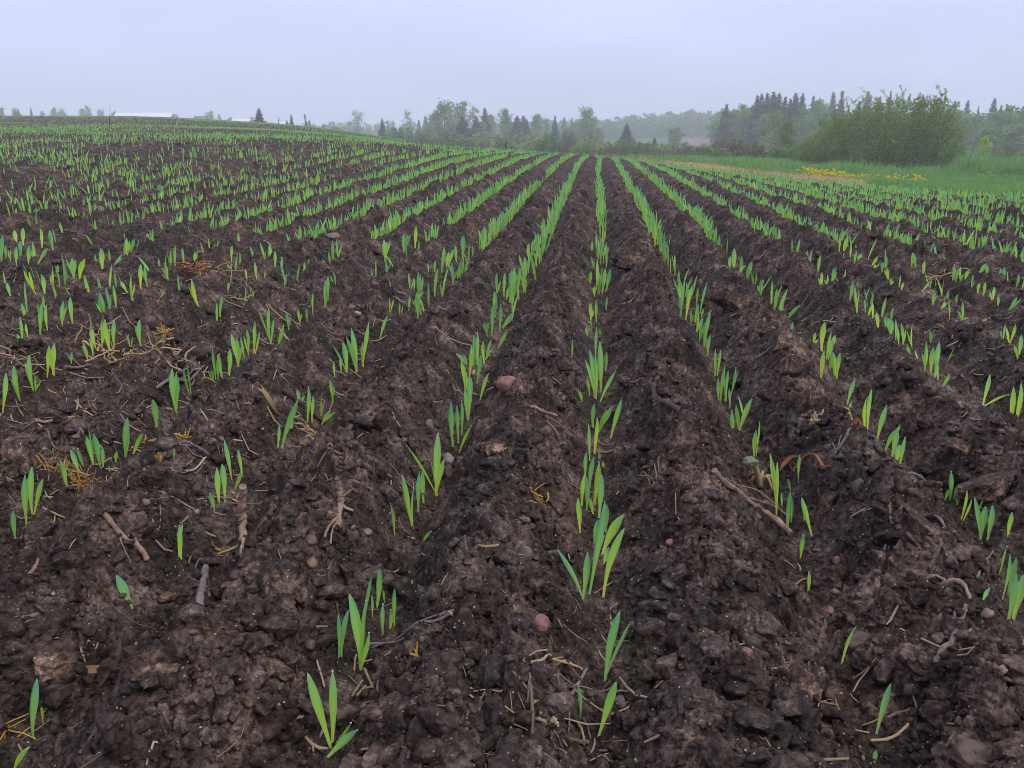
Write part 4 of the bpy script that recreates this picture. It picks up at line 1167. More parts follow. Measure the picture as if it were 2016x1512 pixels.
stick('straw', 'long thin pale straw curving down from the fibrous turf clod', 'straw', [(1632, 1388), (1650, 1420), (1670, 1448), (1708, 1466)], 4, M['husk'], .8, .1, 23)
stick('wood_chip', 'cream wood chip left of the grey round pebble', 'wood chip', [(942, 1088), (962, 1084), (982, 1080)], 9, M['husk'], .7, .08, 24)
stick('orange_twig', 'orange-brown twig crossing behind the small upper seedling group', 'twig', [(755, 1126), (772, 1134), (792, 1128)], 6, W, .6, .1, 25)
stick('orange_twig', 'flat orange-brown splinter right of the small seedling group', 'twig', [(752, 1152), (768, 1160), (793, 1164)], 9, W, .6, .15, 26)
stick('long_stick', 'brown crooked stick lying across seedlings three rows left of centre', 'stick', [(558, 790), (590, 806), (618, 820), (658, 838)], 11, WD, .9, .15, 27)
stick('forked_root', 'pale grey forked root lying behind the two upright left seedlings', 'root', [(309, 771), (340, 762), (372, 750), (402, 728)], 9, WG, .5, .25, 28, [([(345, 760), (375, 740), (396, 726)], 5)])
stick('long_stick', 'grey splintered stick on the left ridge below crumbled husks', 'stick', [(132, 752), (152, 738), (180, 727)], 9, WG, .4, .2, 29)
stick('grey_twig', 'grey branched twig on the left ridge right of the orange weeds', 'twig', [(352, 896), (375, 902), (418, 920)], 6, WG, .7, .15, 30, [([(356, 898), (380, 914), (402, 930)], 4), ([(352, 896), (350, 888)], 4)])
stick('straw', 'split tan straw above the upright brown stub', 'straw', [(372, 962), (388, 950), (408, 934)], 6, M['straw'], .6, .15, 31, [([(386, 964), (396, 950), (408, 934)], 4)])
stick('dry_stalk', 'brown dry grass stem arching over the left ridge', 'stem', [(42, 850), (80, 846), (112, 834), (145, 822)], 7, M['husk'], .8, .15, 32, [([(75, 846), (78, 832)], 4), ([(78, 848), (92, 862)], 4)])
stick('white_straw', 'bleached split straw lying on the right ridge between seedling clumps', 'straw', [(1784, 944), (1802, 960), (1822, 972), (1848, 980)], 9, WG, .6, .25, 33, [([(1806, 970), (1810, 992)], 6)])
stick('grey_straw', 'upright grey straw splinters in the hollow above the broad brown clod', 'straw', [(1753, 1064), (1750, 1045), (1746, 1026)], 9, WG, .7, .25, 34)
stick('grey_straw', 'pair of grey straw splinters just below the upright ones', 'straw', [(1737, 1116), (1740, 1096), (1740, 1078)], 6, WG, .7, .25, 35, [([(1748, 1100), (1745, 1082), (1742, 1066)], 6)])
stick('grey_straw', 'long grey straw slanting down the broad brown clod', 'straw', [(1824, 1042), (1840, 1070), (1856, 1098), (1872, 1132)], 7, WG, .8, .2, 36)
stick('star_straw', 'star of pale straw stubs on the right ridge top', 'straw', [(1640, 916), (1655, 900), (1668, 885)], 8, WG, .9, .15, 37,
      [([(1634, 892), (1642, 912)], 4), ([(1652, 890), (1646, 908)], 4), ([(1634, 910), (1660, 912)], 3)])
stick('straw', 'grey straw lying under two seedlings on the right slope', 'straw', [(1713, 886), (1740, 898), (1782, 913)], 6, WG, .8, .15, 38)
stick('split_straw', 'forked pale straw on the right ridge by the slab clods', 'straw', [(1934, 914), (1948, 898), (1960, 884)], 5, WG, .7, .15, 39, [([(1938, 912), (1952, 902), (1964, 894)], 4)])
stick('pale_straw', 'white straw crossing the small lone seedling at right', 'straw', [(1562, 1168), (1580, 1158), (1602, 1147)], 5, M['husk'], .8, .1, 40)
stick('brown_straw', 'dry grey straw fork near the right-edge seedlings', 'straw', [(1922, 1150), (1936, 1132), (1950, 1112)], 6, WG, .7, .2, 41, [([(1932, 1152), (1940, 1132)], 5)])
stick('leaf_stalk', 'tan frayed wood fibres in front of the broad brown clod', 'wood', [(1820, 1143), (1842, 1142), (1868, 1150)], 10, W, .6, .3, 42, [([(1832, 1138), (1846, 1128)], 6)])
stick('wooden_stake', 'thin dark stake standing on the far field crest by the bushes', 'stake', [(996, 301), (996, 291, 10), (997, 281, 20)], 3.2, WD, .8, .1, 43, (), None)
stick('stem_twig', 'tall dead weed stem with side twigs on the left crest', 'weed', [(214, 275), (217, 258, 16), (221, 238, 36), (225, 214, 60)], 1.5, WD, .4, .2, 44,
      [([(218, 250, 24), (232, 243, 30)], 1), ([(216, 262, 12), (206, 250, 24)], 1), ([(222, 232, 42), (229, 226, 46)], 1)], 'dead weed stems')
stick('stem_twig', 'bent pale weed stem on the left crest right of the tall one', 'weed', [(342, 262), (350, 246, 12), (357, 236, 18)], 1.2, M['husk'], .5, .2, 45, (), 'dead weed stems')

# straw pile at the bottom middle: each straw countable
for n, (a, b, w) in enumerate([((1034, 1352), (1085, 1304), 8), ((1088, 1340), (1145, 1322), 7), ((1118, 1388), (1154, 1324), 9), ((1052, 1348), (1170, 1358), 4), ((1096, 1336), (1128, 1318), 5),
        ((1056, 1384), (1064, 1316 + 30), 4), ((1038, 1420), (1042, 1384), 7), ((1058, 1440), (1098, 1462), 12), ((1118, 1462), (1160, 1482), 11), ((1045, 1414), (1074, 1400), 9),
        ((1120, 1378), (1100, 1370), 4), ((1012, 1372), (1036, 1340), 6), ((1075, 1404), (1100, 1420), 5), ((1150, 1480), (1140, 1436), 6), ((1162, 1470), (1146, 1424), 4), ((1020, 1318), (1078, 1310), 4)]):
    o = stick('straw', ['bleached', 'tan', 'cream', 'greyish'][n % 4] + ' straw in the loose straw pile at the bottom middle', 'straw', [a, ((a[0] + b[0]) / 2 + 2, (a[1] + b[1]) / 2 - 2), b], w,
              [M['straw'], M['husk'], WG, M['straw']][n % 4], .8, .12, 60 + n, (), 'straws in the bottom middle pile')
for n, (a, b, w) in enumerate([((694, 1393), (716, 1366), 6), ((704, 1398), (722, 1374), 7), ((720, 1352), (736, 1378), 7), ((716, 1404), (738, 1404), 5), ((740, 1322), (770, 1306), 7), ((699, 1348), (703, 1320), 6), ((622, 1316), (640, 1372), 5)]):
    stick('straw', 'tan straw chip at the foot of the broad central-left seedlings', 'straw', [a, b], w, M['husk'] if n % 2 else M['straw'], .8, .1, 90 + n, (), 'straw chips by the broad seedlings')

def ribbon(name, lab, cat, pts, w, mat, seed=0, group=None, twist=.8, lift=.004):
    P = path3(pts, lift); rng = random.Random(seed)
    S = spline([p[:3] for p in P], 14); k = np.mean([p[3] for p in P]); org = S[0].copy()
    n = len(S); V = []; t = np.linspace(0, 1, n)
    for i in range(n):
        d = S[min(i + 1, n - 1)] - S[max(i - 1, 0)]; d /= np.linalg.norm(d) + 1e-9
        a = np.cross(d, VIEW_FWD); a /= np.linalg.norm(a) + 1e-9; b = np.cross(d, a)
        th = twist * math.sin(3.1 * t[i] + seed); s = a * math.cos(th) + b * math.sin(th)
        ww = w * k * .5 * (0.25 + .75 * math.sin(math.pi * min(1, .12 + .9 * t[i])))
        for q, f in ((-1, .25), (0, 0), (1, .25)): V.append(S[i] + s * ww * q + np.cross(d, s) * ww * f - org)
    Q = [(i * 3 + q, i * 3 + q + 1, i * 3 + q + 4, i * 3 + q + 3) for i in range(n - 1) for q in (0, 1)]
    o = link(name, mesh_np(name, V, Q, mat, True, {'t': np.repeat(t, 3), 'rnd': np.full(n * 3, rng.random())})); o.location = org
    tag(o, lab, cat, group); return o
DEADLEAF = make_leaf('dead_leaf', [(0, (0.16, 0.095, 0.065)), (.45, (0.34, 0.20, 0.11)), (.75, (0.42, 0.27, 0.10)), (1, (0.22, 0.20, 0.07))], [(0, (.8, .8, .8)), (1, (1.1, 1.1, 1.1))], .3, .5, .3)
ribbon('dead_leaf', 'curled brown and yellow dead leaf lying at the lower left', 'leaf', [(98, 1338), (130, 1328, 4), (175, 1322, 6), (210, 1324, 6), (244, 1330, 4)], 17, DEADLEAF, 3)
ribbon('dead_leaf', 'orange twisted dead leaf at the left edge, below the clods', 'leaf', [(-8, 1372), (14, 1358, 3), (34, 1348, 4), (60, 1346, 2)], 14, M['rust'], 5)
ribbon('dead_leaf', 'tan strip of dead leaf curling over the right ridge', 'leaf', [(1684, 848), (1672, 832, 6), (1660, 820, 8), (1652, 806, 8)], 13, M['husk'], 7)
ribbon('dead_leaf', 'reddish curled dead leaf below the tan strip on the right ridge', 'leaf', [(1664, 876), (1680, 868, 4), (1694, 858, 5)], 12, M['rust'], 8)
ribbon('dead_leaf', 'orange curled dry leaf left of a slim seedling on the right ridge', 'leaf', [(1532, 950), (1540, 930, 6), (1556, 916, 8), (1572, 914, 4)], 8, M['rust'], 9, None, .5)
ribbon('dead_leaf', 'long crinkled orange dry leaf beside the slim right ridge seedling', 'leaf', [(1576, 926), (1600, 926, 3), (1620, 930, 4), (1642, 922, 2)], 6, M['rust'], 10, None, .6)
ribbon('dead_leaf', 'pale papery leaf standing left of the dense right row', 'leaf', [(508, 792), (528, 810, 4), (545, 822, 5), (560, 832, 3)], 13, M['husk'], 11)

def tuft(lab, pts, n, size, mat, name='withered_weed', cat='weed', spread=.5, group='withered weeds and dry tufts', seed=0, w=.0011, curl=.5, flatn=.35):
    """n thin crinkled strands rising from around one spot; size and spread in photo pixels"""
    px, py = pts; X, Y, Z, D = spot(px, py); k = wpx(D, Z); rng = random.Random(seed); org = np.array([X, Y, Z])
    mb = MB()
    for i in range(n):
        bx, by = rng.gauss(0, spread * size * k * .5), rng.gauss(0, spread * size * k * .35)
        bz = zone_z(X + bx, Y + by) - Z
        a = rng.uniform(0, 6.283); L = size * k * rng.uniform(.35, 1.0); el = rng.uniform(.05, 1.2) * flatn * 2
        d = np.array([math.cos(a) * math.cos(el), math.sin(a) * math.cos(el), math.sin(el)])
        P = [np.array([bx, by, bz + .001])]
        for s in range(5):
            d = d + np.array([rng.gauss(0, curl), rng.gauss(0, curl), rng.gauss(-.1, curl * .7)]) * .5; d /= np.linalg.norm(d)
            q = P[-1] + d * L / 5
            q[2] = max(q[2], zone_z(X + q[0], Y + q[1]) - Z + .001); P.append(q)
        S = spline(P, 8); r = w * D / .8 * rng.uniform(.6, 1.3) * np.linspace(1, .45, 8)
        mb.tube(S, r, 4, rng.random(), cap=False)
    o = mb.build(name, mat); o.location = org
    tag(o, lab, cat, group); return o
tuft('orange withered weed mat under the bunched left seedlings', (168, 958), 52, 50, M['weed'], seed=1, w=.00055, curl=.8)
tuft('thin yellow-brown weed stalks left of the orange weed mat', (102, 935), 16, 48, M['weed'], seed=2, w=.0008, flatn=.75)
tuft('yellow-orange weed shoot with spread points on the left ridge', (290, 872), 9, 28, M['weed'], seed=3, w=.0014, flatn=.55, curl=.25, spread=.2)
tuft('yellow-orange withered weed above and right of the spread one', (362, 882), 9, 32, M['weed'], seed=4, w=.0013, flatn=.45, curl=.3, spread=.3)
tuft('small orange weed stub beside a stunted seedling on the left ridge', (318, 922), 7, 26, M['weed'], seed=5, w=.0011, flatn=.8, curl=.25, spread=.2)
tuft('bright yellow star-shaped weed on the ridge at the lower middle', (822, 1322), 7, 40, M['weed'], seed=6, w=.0017, flatn=.45, curl=.18, spread=.1)
tuft('single orange upright blade of weed right of the long grey stalk', (929, 1274), 2, 46, M['weed'], seed=7, w=.0017, flatn=1.3, curl=.1, spread=.05)
tuft('yellow-green moss-like weed tuft on the central left ridge', (1062, 996), 16, 34, M['weed'], seed=8, w=.0011, curl=.45)
tuft('yellow withered strands crossing the left edge at the bottom', (14, 1440), 8, 60, M['weed'], seed=9, w=.0014, curl=.2, flatn=.2)
tuft('small yellow-green weed near the papery root stub', (436, 1092), 6, 26, M['weed'], seed=10, w=.0010, flatn=.5, curl=.3)
tuft('rusty orange heap of dry straw on the left ridge', (418, 543), 90, 62, M['rust'], 'straw_heap', 'straw heap', .8, seed=11, w=.0009, curl=.3, flatn=.18)
tuft('tan dry litter patch right of the rusty straw heap', (470, 580), 46, 56, M['husk'], 'straw_litter_patch', 'straw', 1.3, seed=12, w=.0006, curl=.6, flatn=.1)
tuft('pale orange withered patch on the left ridge by the purplish stone', (325, 668), 22, 26, M['weed'], seed=13, w=.0010, curl=.6, flatn=.2)
tuft('cream crumbled husks strewn along the left ridge top', (232, 722), 44, 62, M['husk'], 'husk_patch', 'husks', 1.2, seed=14, w=.0013, curl=.7, flatn=.12)
tuft('cream and greenish husks between the two left-hand seedling groups', (335, 712), 30, 46, M['husk'], 'husk_patch', 'husks', 1.1, seed=15, w=.0012, curl=.7, flatn=.12)
tuft('pale straw wisps spread above the left edge seedlings', (42, 745), 28, 50, M['husk'], 'straw_litter_patch', 'straw', 1.0, seed=16, w=.0007, curl=.4, flatn=.15)
tuft('crumpled pale leaf litter below the long brown stick', (612, 858), 24, 40, M['husk'], 'husk_patch', 'husks', .8, seed=17, w=.0014, curl=.8, flatn=.2)
tuft('dry grass roots on the front of the fibrous turf clod', (1578, 1362), 22, 52, M['husk'], 'root_tuft', 'roots', .8, seed=18, w=.0007, curl=.4, flatn=.4)
tuft('bunch of frayed roots beside the fibrous turf clod', (1612, 1392), 14, 60, M['husk'], 'root_tuft', 'roots', .4, seed=19, w=.0012, curl=.25, flatn=.2)
tuft('small brown rootlets upright on the central right ridge', (1290, 968), 16, 52, M['wood'], 'root_tuft', 'roots', .6, seed=20, w=.0008, curl=.5, flatn=.6)
tuft('pale dry grass tussock on the ridge among the right rows', (1845, 560), 30, 46, M['husk'], 'dry_tussock', 'dry grass', .5, seed=21, w=.0008, curl=.3, flatn=.25)
tuft('pale straw wisps at the top of the left field near the crest', (690, 335), 34, 30, M['straw'], 'dry_tussock', 'dry grass', .9, seed=22, w=.0003, curl=.3, flatn=.4)
tuft('faded dead tuft among the distant left rows', (565, 322), 26, 26, M['straw'], 'dry_tussock', 'dry grass', 1.0, seed=23, w=.00035, curl=.4, flatn=.3)
tuft('faded straw tuft by the small left hollow near the far rows', (80, 340), 22, 32, M['straw'], 'dry_tussock', 'dry grass', 1.0, seed=24, w=.0003, curl=.4, flatn=.25)
tuft('crumpled cream husk on the ridge two rows right of the hollow', (1608, 832), 16, 28, M['husk'], 'husk_patch', 'husks', .6, seed=25, w=.0014, curl=.8, flatn=.25)
tuft('orange frayed strand at the foot of the moss-like weed tuft', (1560, 945), 8, 30, M['rust'], 'root_tuft', 'roots', .5, seed=26, w=.001, curl=.4, flatn=.3)

# a broken dandelion-like stem leaning in the right row
st = path3([(1496, 972), (1490, 950, 20), (1482, 930, 38), (1473, 912, 56)])
org = np.array(st[0][:3]); o = link('broken_weed_stem', None); o.location = org
tag(o, 'pale bent weed stem with a wilted grey-green head in the right row', 'weed')
mb = MB(); mb.tube(spline([p[:3] for p in st], 10) - org, np.linspace(.0036, .0026, 10), 7, .7); mb.build('stem', M['husk'], o)
V, Fc = lump_mesh(3, 77, .4); hd = np.array(st[-1][:3]) - org
link('flower_head', mesh_np('flower_head', V * np.array([.0075, .0065, .006]) + hd, Fc, make_noisy('wilted_head', (.10, .12, .06), (.26, .28, .17), 300, .7, .6, .001)), o)
mb = MB()
for i in range(6):
    a = RND.uniform(0, 6.28); e = np.array([math.cos(a), math.sin(a), 0]) * RND.uniform(.012, .02)
    mb.tube(spline([(0, 0, .004), tuple(e * .5 + np.array([0, 0, .012])), tuple(e + np.array([0, 0, .0]))], 8), np.linspace(.0024, .0012, 8), 5, .6)
mb.build('root', M['husk'], o)

# loose straw, roots and chaff nobody could count
def litter():
    n = 4200
    px = NPR.uniform(-60, 2076, n); py = 1590 - (1590 - 330) * NPR.random(n) ** 1.25
    X, Y, D = unproject(px, py)
    dens = 0.22 + 2.4 * fbm(X, Y, 2.2, 3, 411) + np.where((px < 760) & (py < 1000), .32, 0) + np.where((py > 1250) & (px > 900) & (px < 1250), .3, 0)
    ok = (X < crop_edge(Y) - .05) & (D < 7) & (NPR.random(n) < np.clip(dens, .08, 1))
    X, Y, D = X[ok], Y[ok], D[ok]
    Lg = np.clip(np.exp(NPR.normal(math.log(.012), .75, len(X))), .004, .055) * (1 + .15 * D)
    mb = MB()
    a = NPR.uniform(0, 6.283, len(X))
    sg = np.linspace(-.5, .5, 4)
    bend = NPR.normal(0, .22, len(X))
    PX = X[:, None] + np.cos(a)[:, None] * sg * Lg[:, None] - np.sin(a)[:, None] * (bend * Lg)[:, None] * (sg ** 2)
    PY = Y[:, None] + np.sin(a)[:, None] * sg * Lg[:, None] + np.cos(a)[:, None] * (bend * Lg)[:, None] * (sg ** 2)
    G = ground_z(PX.ravel(), PY.ravel()).reshape(PX.shape)
    top = np.maximum(G.mean(1, keepdims=True), G - .003) + .0012
    top = .5 * top + .5 * (G + .0012)
    for i in range(len(X)):
        r = RND.uniform(.0002, .0008) * (1 + .55 * D[i]) * (1.6 if RND.random() < .12 else 1)
        mb.tube(np.stack([PX[i], PY[i], top[i]], 1), r * np.array([.8, 1, 1, .6]), 4, NPR.beta(1.5, 1.1), cap=False)
    o = mb.build('straw_litter', M['straw'])
    tag(o, 'thin bits of old straw and rootlets littered over the soil', 'straw litter', None, 'stuff')
litter()

# ------------------------------------------------------------------ trees and shrubs
def quads_at(C, size, rng, t, r, aspect=1.0, up=None):
    """one leaf-sized quad at each centre, random orientation"""
    n = len(C)
    a = rng.normal(0, 1, (n, 3)); a /= np.linalg.norm(a, axis=1)[:, None]
    if up is not None: a = a * (1 - up) + np.array([0, 0, 1]) * up; a /= np.linalg.norm(a, axis=1)[:, None]
    b = np.cross(a, rng.normal(0, 1, (n, 3))); b /= np.linalg.norm(b, axis=1)[:, None]
    s = (size * rng.uniform(.6, 1.4, n))[:, None]
    a = a * s * aspect; b = b * s
    V = np.stack([C - a * .5 - b * .12, C - a * .0 + b * .5, C + a * .5 + b * .12, C - b * .5], 1).reshape(-1, 3)
    Q = np.arange(n * 4).reshape(-1, 4)
    return V, Q, np.repeat(t, 4), np.repeat(r, 4)

def leafy_variant(seed, n=1700, airy=False, wid=.30, lsize=.030, bare=.22, clumps=16):
    rng = np.random.default_rng(seed); R = random.Random(seed)
    mb = MB(); tips = []
    lean = np.array([rng.normal(0, .02), rng.normal(0, .02), 0])
    trunk = [np.array([0, 0, 0]) + lean * z + np.array([rng.normal(0, .006), rng.normal(0, .006), z]) for z in np.linspace(0, .86, 8)]
    mb.tube(trunk, np.linspace(.022, .004, 8), 6, .5, cap=False)
    cl = []
    for i in range(clumps):
        z = bare + (0.97 - bare) * ((i + .5) / clumps) ** .9
        env = wid * (math.sin(math.pi * min(1, (z - bare) / (1.03 - bare) * .92 + .08)) ** .7)
        a = i * 2.4 + rng.normal(0, .5); rr = env * rng.uniform(.25, .95)
        p = np.array([math.cos(a) * rr, math.sin(a) * rr, z + rng.normal(0, .02)])
        k = min(7, max(1, int((z - rr * .9) / .86 * 7)))
        mid = trunk[k] * .5 + p * .5 + np.array([0, 0, -.02])
        mb.tube(spline([trunk[k], mid, p], 6), np.linspace(.009, .0022, 6), 4, .5, cap=False)
        cl.append((p, rng.uniform(.05, .105) * (0.85 if airy else 1.15), rng.normal(.5, .2)))
    wood = mb
    Cs, rs = [], []
    per = n // clumps
    for p, s, r0 in cl:
        m = int(per * rng.uniform(.6, 1.4))
        q = rng.normal(0, 1, (m, 3)) * np.array([s, s, s * .72]) * .75 + p
        Cs.append(q); rs.append(np.clip(rng.normal(r0, .16, m), 0, 1))
    if not airy:
        m = n // 4; z = rng.uniform(bare, .95, m)
        env = wid * np.sin(np.pi * np.clip((z - bare) / (1.03 - bare) * .9 + .08, 0, 1)) ** .7
        a = rng.uniform(0, 6.283, m); rr = env * np.sqrt(rng.uniform(0, 1, m)) * .85
        Cs.append(np.stack([np.cos(a) * rr, np.sin(a) * rr, z], 1)); rs.append(np.clip(rng.normal(.4, .18, m), 0, 1))
    C = np.concatenate(Cs); r = np.concatenate(rs)
    return wood, quads_at(C, lsize, rng, rng.uniform(0, 1, len(C)), r)

def spruce_variant(seed, wid=.19, tiers=32, bare=.04, gap=.0):
    rng = np.random.default_rng(seed); mb = MB()
    mb.tube([(0, 0, z) for z in np.linspace(0, .98, 6)], np.linspace(.018, .002, 6), 6, .5, cap=False)
    C, t, r = [], [], []
    for i in range(tiers):
        z = bare + (1 - bare) * (i / tiers) ** .93
        R = wid * (1 - z) ** .82 * rng.uniform(.68, 1.15) + .008
        nb = max(5, int(13 * (1 - z) + 5)); a0 = rng.uniform(0, 6.28)
        for b in range(nb):
            if rng.random() < gap: continue
            a = a0 + b * 6.283 / nb + rng.normal(0, .2); Rb = R * rng.uniform(.6, 1.1)
            m = max(3, int(Rb / .012)); u = np.linspace(.12, 1, m)
            dz = -.32 * Rb * u + .20 * Rb * u ** 2.4
            C.append(np.stack([np.cos(a) * Rb * u, np.sin(a) * Rb * u, z + dz], 1) + rng.normal(0, .004, (m, 3)))
            t.append(u); r.append(np.clip(rng.normal(.45, .2, m), 0, 1))
    m = 14; C.append(np.stack([rng.normal(0, .002, m), rng.normal(0, .002, m), rng.uniform(.90, 1.0, m)], 1)); t.append(np.ones(m)); r.append(np.full(m, .5))
    C = np.concatenate(C); t = np.concatenate(t); r = np.concatenate(r)
    C = np.concatenate([C, C + rng.normal(0, .009, C.shape) * np.clip(1.3 - C[:, 2:3], .2, 1)]); t = np.tile(t, 2); r = np.tile(r, 2)
    return mb, quads_at(C, .043 * np.clip(1.22 - .85 * C[:, 2], .34, 1), rng, t, r, 1.5)

def shrub_variant(seed, n=1500, wid=.62, lsize=.050, stems=12, top=.25):
    """many stems from the ground, leaves to the base; unit height, half width wid"""
    rng = np.random.default_rng(seed); mb = MB(); C, r = [], []
    per = n // (stems * 6)
    for i in range(stems):
        a = i * 2.4 + rng.normal(0, .3); q = math.sqrt((i + .5) / stems)
        rr = wid * q; h = (1.0 - .50 * q ** 2) * rng.uniform(.80, 1.06)
        p0 = np.array([math.cos(a) * rr * .35, math.sin(a) * rr * .35, -.02]); p2 = np.array([math.cos(a) * rr, math.sin(a) * rr, h])
        p1 = p0 * .45 + p2 * .55 + np.array([math.cos(a) * rr * .1, math.sin(a) * rr * .1, .08])
        S = spline([p0, p1, p2], 9); mb.tube(S, np.linspace(.012, .002, 9), 4, .5, cap=False)
        r0 = rng.normal(.5, .17)
        for j in range(6):
            c = S[int(2 + j * 1.2)] * rng.uniform(.8, 1.05) + rng.normal(0, .04, 3)
            sp = .15 - .016 * j
            m = int(per * rng.uniform(.7, 1.3))
            q3 = c + rng.normal(0, 1, (m, 3)) * np.array([sp, sp, sp * .85]) * .8
            C.append(q3); r.append(np.clip(rng.normal(r0, .16, m), 0, 1))
        m = int(per * top * 2); u = rng.uniform(.75, 1.12, m)[:, None]
        C.append(p1 + (p2 - p1) * (u - .4) / .6 + rng.normal(0, .02, (m, 3))); r.append(np.clip(rng.normal(r0 + .12, .15, m), 0, 1))
    C = np.concatenate(C); C[:, 2] = np.abs(C[:, 2])
    return mb, quads_at(C, lsize, rng, rng.uniform(0, 1, len(C)), np.concatenate(r))

TREE_ME = {}
def variant(key, fn, bark, leaf, names):
    mb, (V, Q, t, r) = fn
    TREE_ME[key] = (names[0], mb.data(names[0], bark), names[1], mesh_np(names[1], V, Q, leaf, False, {'t': t, 'rnd': r}))
TC = ('trunk', 'crown'); SC = ('stem', 'foliage')
for i in range(4): variant(f'leafy{i}', leafy_variant(20 + i, 1900, False, (.30, .26, .34, .22)[i], .040, (.2, .15, .24, .1)[i], (17, 15, 19, 14)[i]), M['bark'], M['leaf_green'], TC)
for i in range(3): variant(f'airy{i}', leafy_variant(40 + i, 620, True, (.33, .30, .26)[i], .032, (.30, .34, .25)[i], (17, 15, 13)[i]), M['birch'], M['leaf_green'], TC)
for i in range(4): variant(f'spruce{i}', spruce_variant(60 + i, (.17, .20, .15, .23)[i], 33, (.04, .06, .1, .03)[i], (.05, .12, .25, .1)[i]), M['bark'], M['needle'], TC)
variant('thin', spruce_variant(70, .13, 22, .42, .35), M['bark'], M['needle'], TC)
for i in range(3): variant(f'willow{i}', shrub_variant(80 + i, 3400, (.60, .72, .52)[i], .055), M['bark'], M['leaf_green'], SC)
for i in range(2): variant(f'pale{i}', shrub_variant(84 + i, 2800, (.66, .75)[i], .055), M['bark'], M['leaf_pale'], SC)
for i in range(2): variant(f'brown{i}', shrub_variant(88 + i, 2800, (.72, .8)[i], .046), M['bark'], M['leaf_brown'], SC)
variant('bright', leafy_variant(95, 900, False, .36, .050, .10, 12), M['bark'], M['leaf_bright'], TC)

def put(name, key, px, ytop, D, lab, cat='tree', group=None, wpx_=None, sink=.15):
    if key[:6] == 'spruce' and wpx_: wpx_ = wpx_ * 1.9
    """a tree or shrub on bearing px at distance D whose top reaches image row ytop; wpx_ = crown width in px"""
    X, Y = at(px, D); Z = zone_z(X, Y)
    H = CAM_Z - slope_of(ytop) * D - Z
    n1, m1, n2, m2 = TREE_ME[key]
    o = link(name, None)
    a = link(n1, m1, o); b = link(n2, m2, o)
    sw = H
    if wpx_:
        half = {'leafy0': .34, 'leafy1': .30, 'leafy2': .38, 'leafy3': .27, 'airy0': .36, 'airy1': .34, 'airy2': .30, 'bright': .40}.get(key, None)
        if half is None: half = .74 if key[:4] in ('will', 'pale', 'brow') else .19
        sw = wpx_ / 1697 * D / (2 * half)
    o.location = (X, Y, Z - sink * (0.2 if H < 3 else 1)); o.scale = (sw, sw, H + sink * (0.2 if H < 3 else 1)); o.rotation_euler = (0, 0, RND.uniform(0, 6.283))
    tag(o, lab, cat, group)
    return o

GB = 'tree line beyond the field'
for px, yt, D, key, w, lab in [
 (704, 217, 170, 'airy0', 50, 'airy rounded birch standing alone, left of the twin dead snags'),
 (805, 216, 175, 'airy2', 32, 'slim airy birch standing alone, right of the twin dead snags'),
 (876, 203, 165, 'leafy2', 56, 'tallest pale leafy tree at the left end of the tree line'),
 (855, 225, 180, 'leafy0', 36, 'lower leafy tree hugging the left side of the tallest pale one'),
 (910, 205, 190, 'leafy0', 46, 'broad leafy tree just right of the tallest pale tree'),
 (934, 207, 185, 'airy1', 40, 'thin-crowned tree showing sky between its branches in the tree line'),
 (967, 226, 190, 'leafy1', 28, 'small leafy tree between two dark spruces in the tree line'),
 (984, 222, 195, 'airy2', 22, 'narrow hazy tree left of the slim upright leafy tree'),
 (996, 214, 170, 'leafy3', 30, 'slim upright leafy tree, tallest right of the spruce in mid line'),
 (1056, 225, 185, 'leafy1', 32, 'small rounded leafy tree right of the paired spruces'),
 (1075, 233, 205, 'leafy3', 22, 'low leafy tree left of the lone spike-topped spruce'),
 (1154, 215, 160, 'leafy2', 46, 'round-headed leafy tree standing above the others at mid picture'),
 (1136, 240, 168, 'leafy1', 30, 'lower leafy shoulder tree left of the round-headed one'),
 (1117, 252, 150, 'leafy3', 22, 'bright small leafy tree between two little dark spruces'),
 (1176, 254, 150, 'leafy0', 32, 'low round leafy tree at the foot of the round-headed tree'),
 (1330, 253, 150, 'leafy0', 40, 'low rounded tree in front of the wooded hill, right of the pyramid tree'),
 (890, 240, 150, 'leafy3', 40, 'shadowy leafy tree low in front of the tallest pale tree'),
 (945, 240, 160, 'leafy1', 44, 'grey-green leafy tree filling the line under the dark spruces'),
 (1010, 244, 175, 'leafy0', 40, 'bluish leafy tree low behind the willow bushes at mid line'),
 (845, 246, 170, 'leafy1', 36, 'low bluish leafy tree at the far left foot of the line'),
]: put('leafy_tree', key, px, yt, D, lab, 'tree', GB, w)
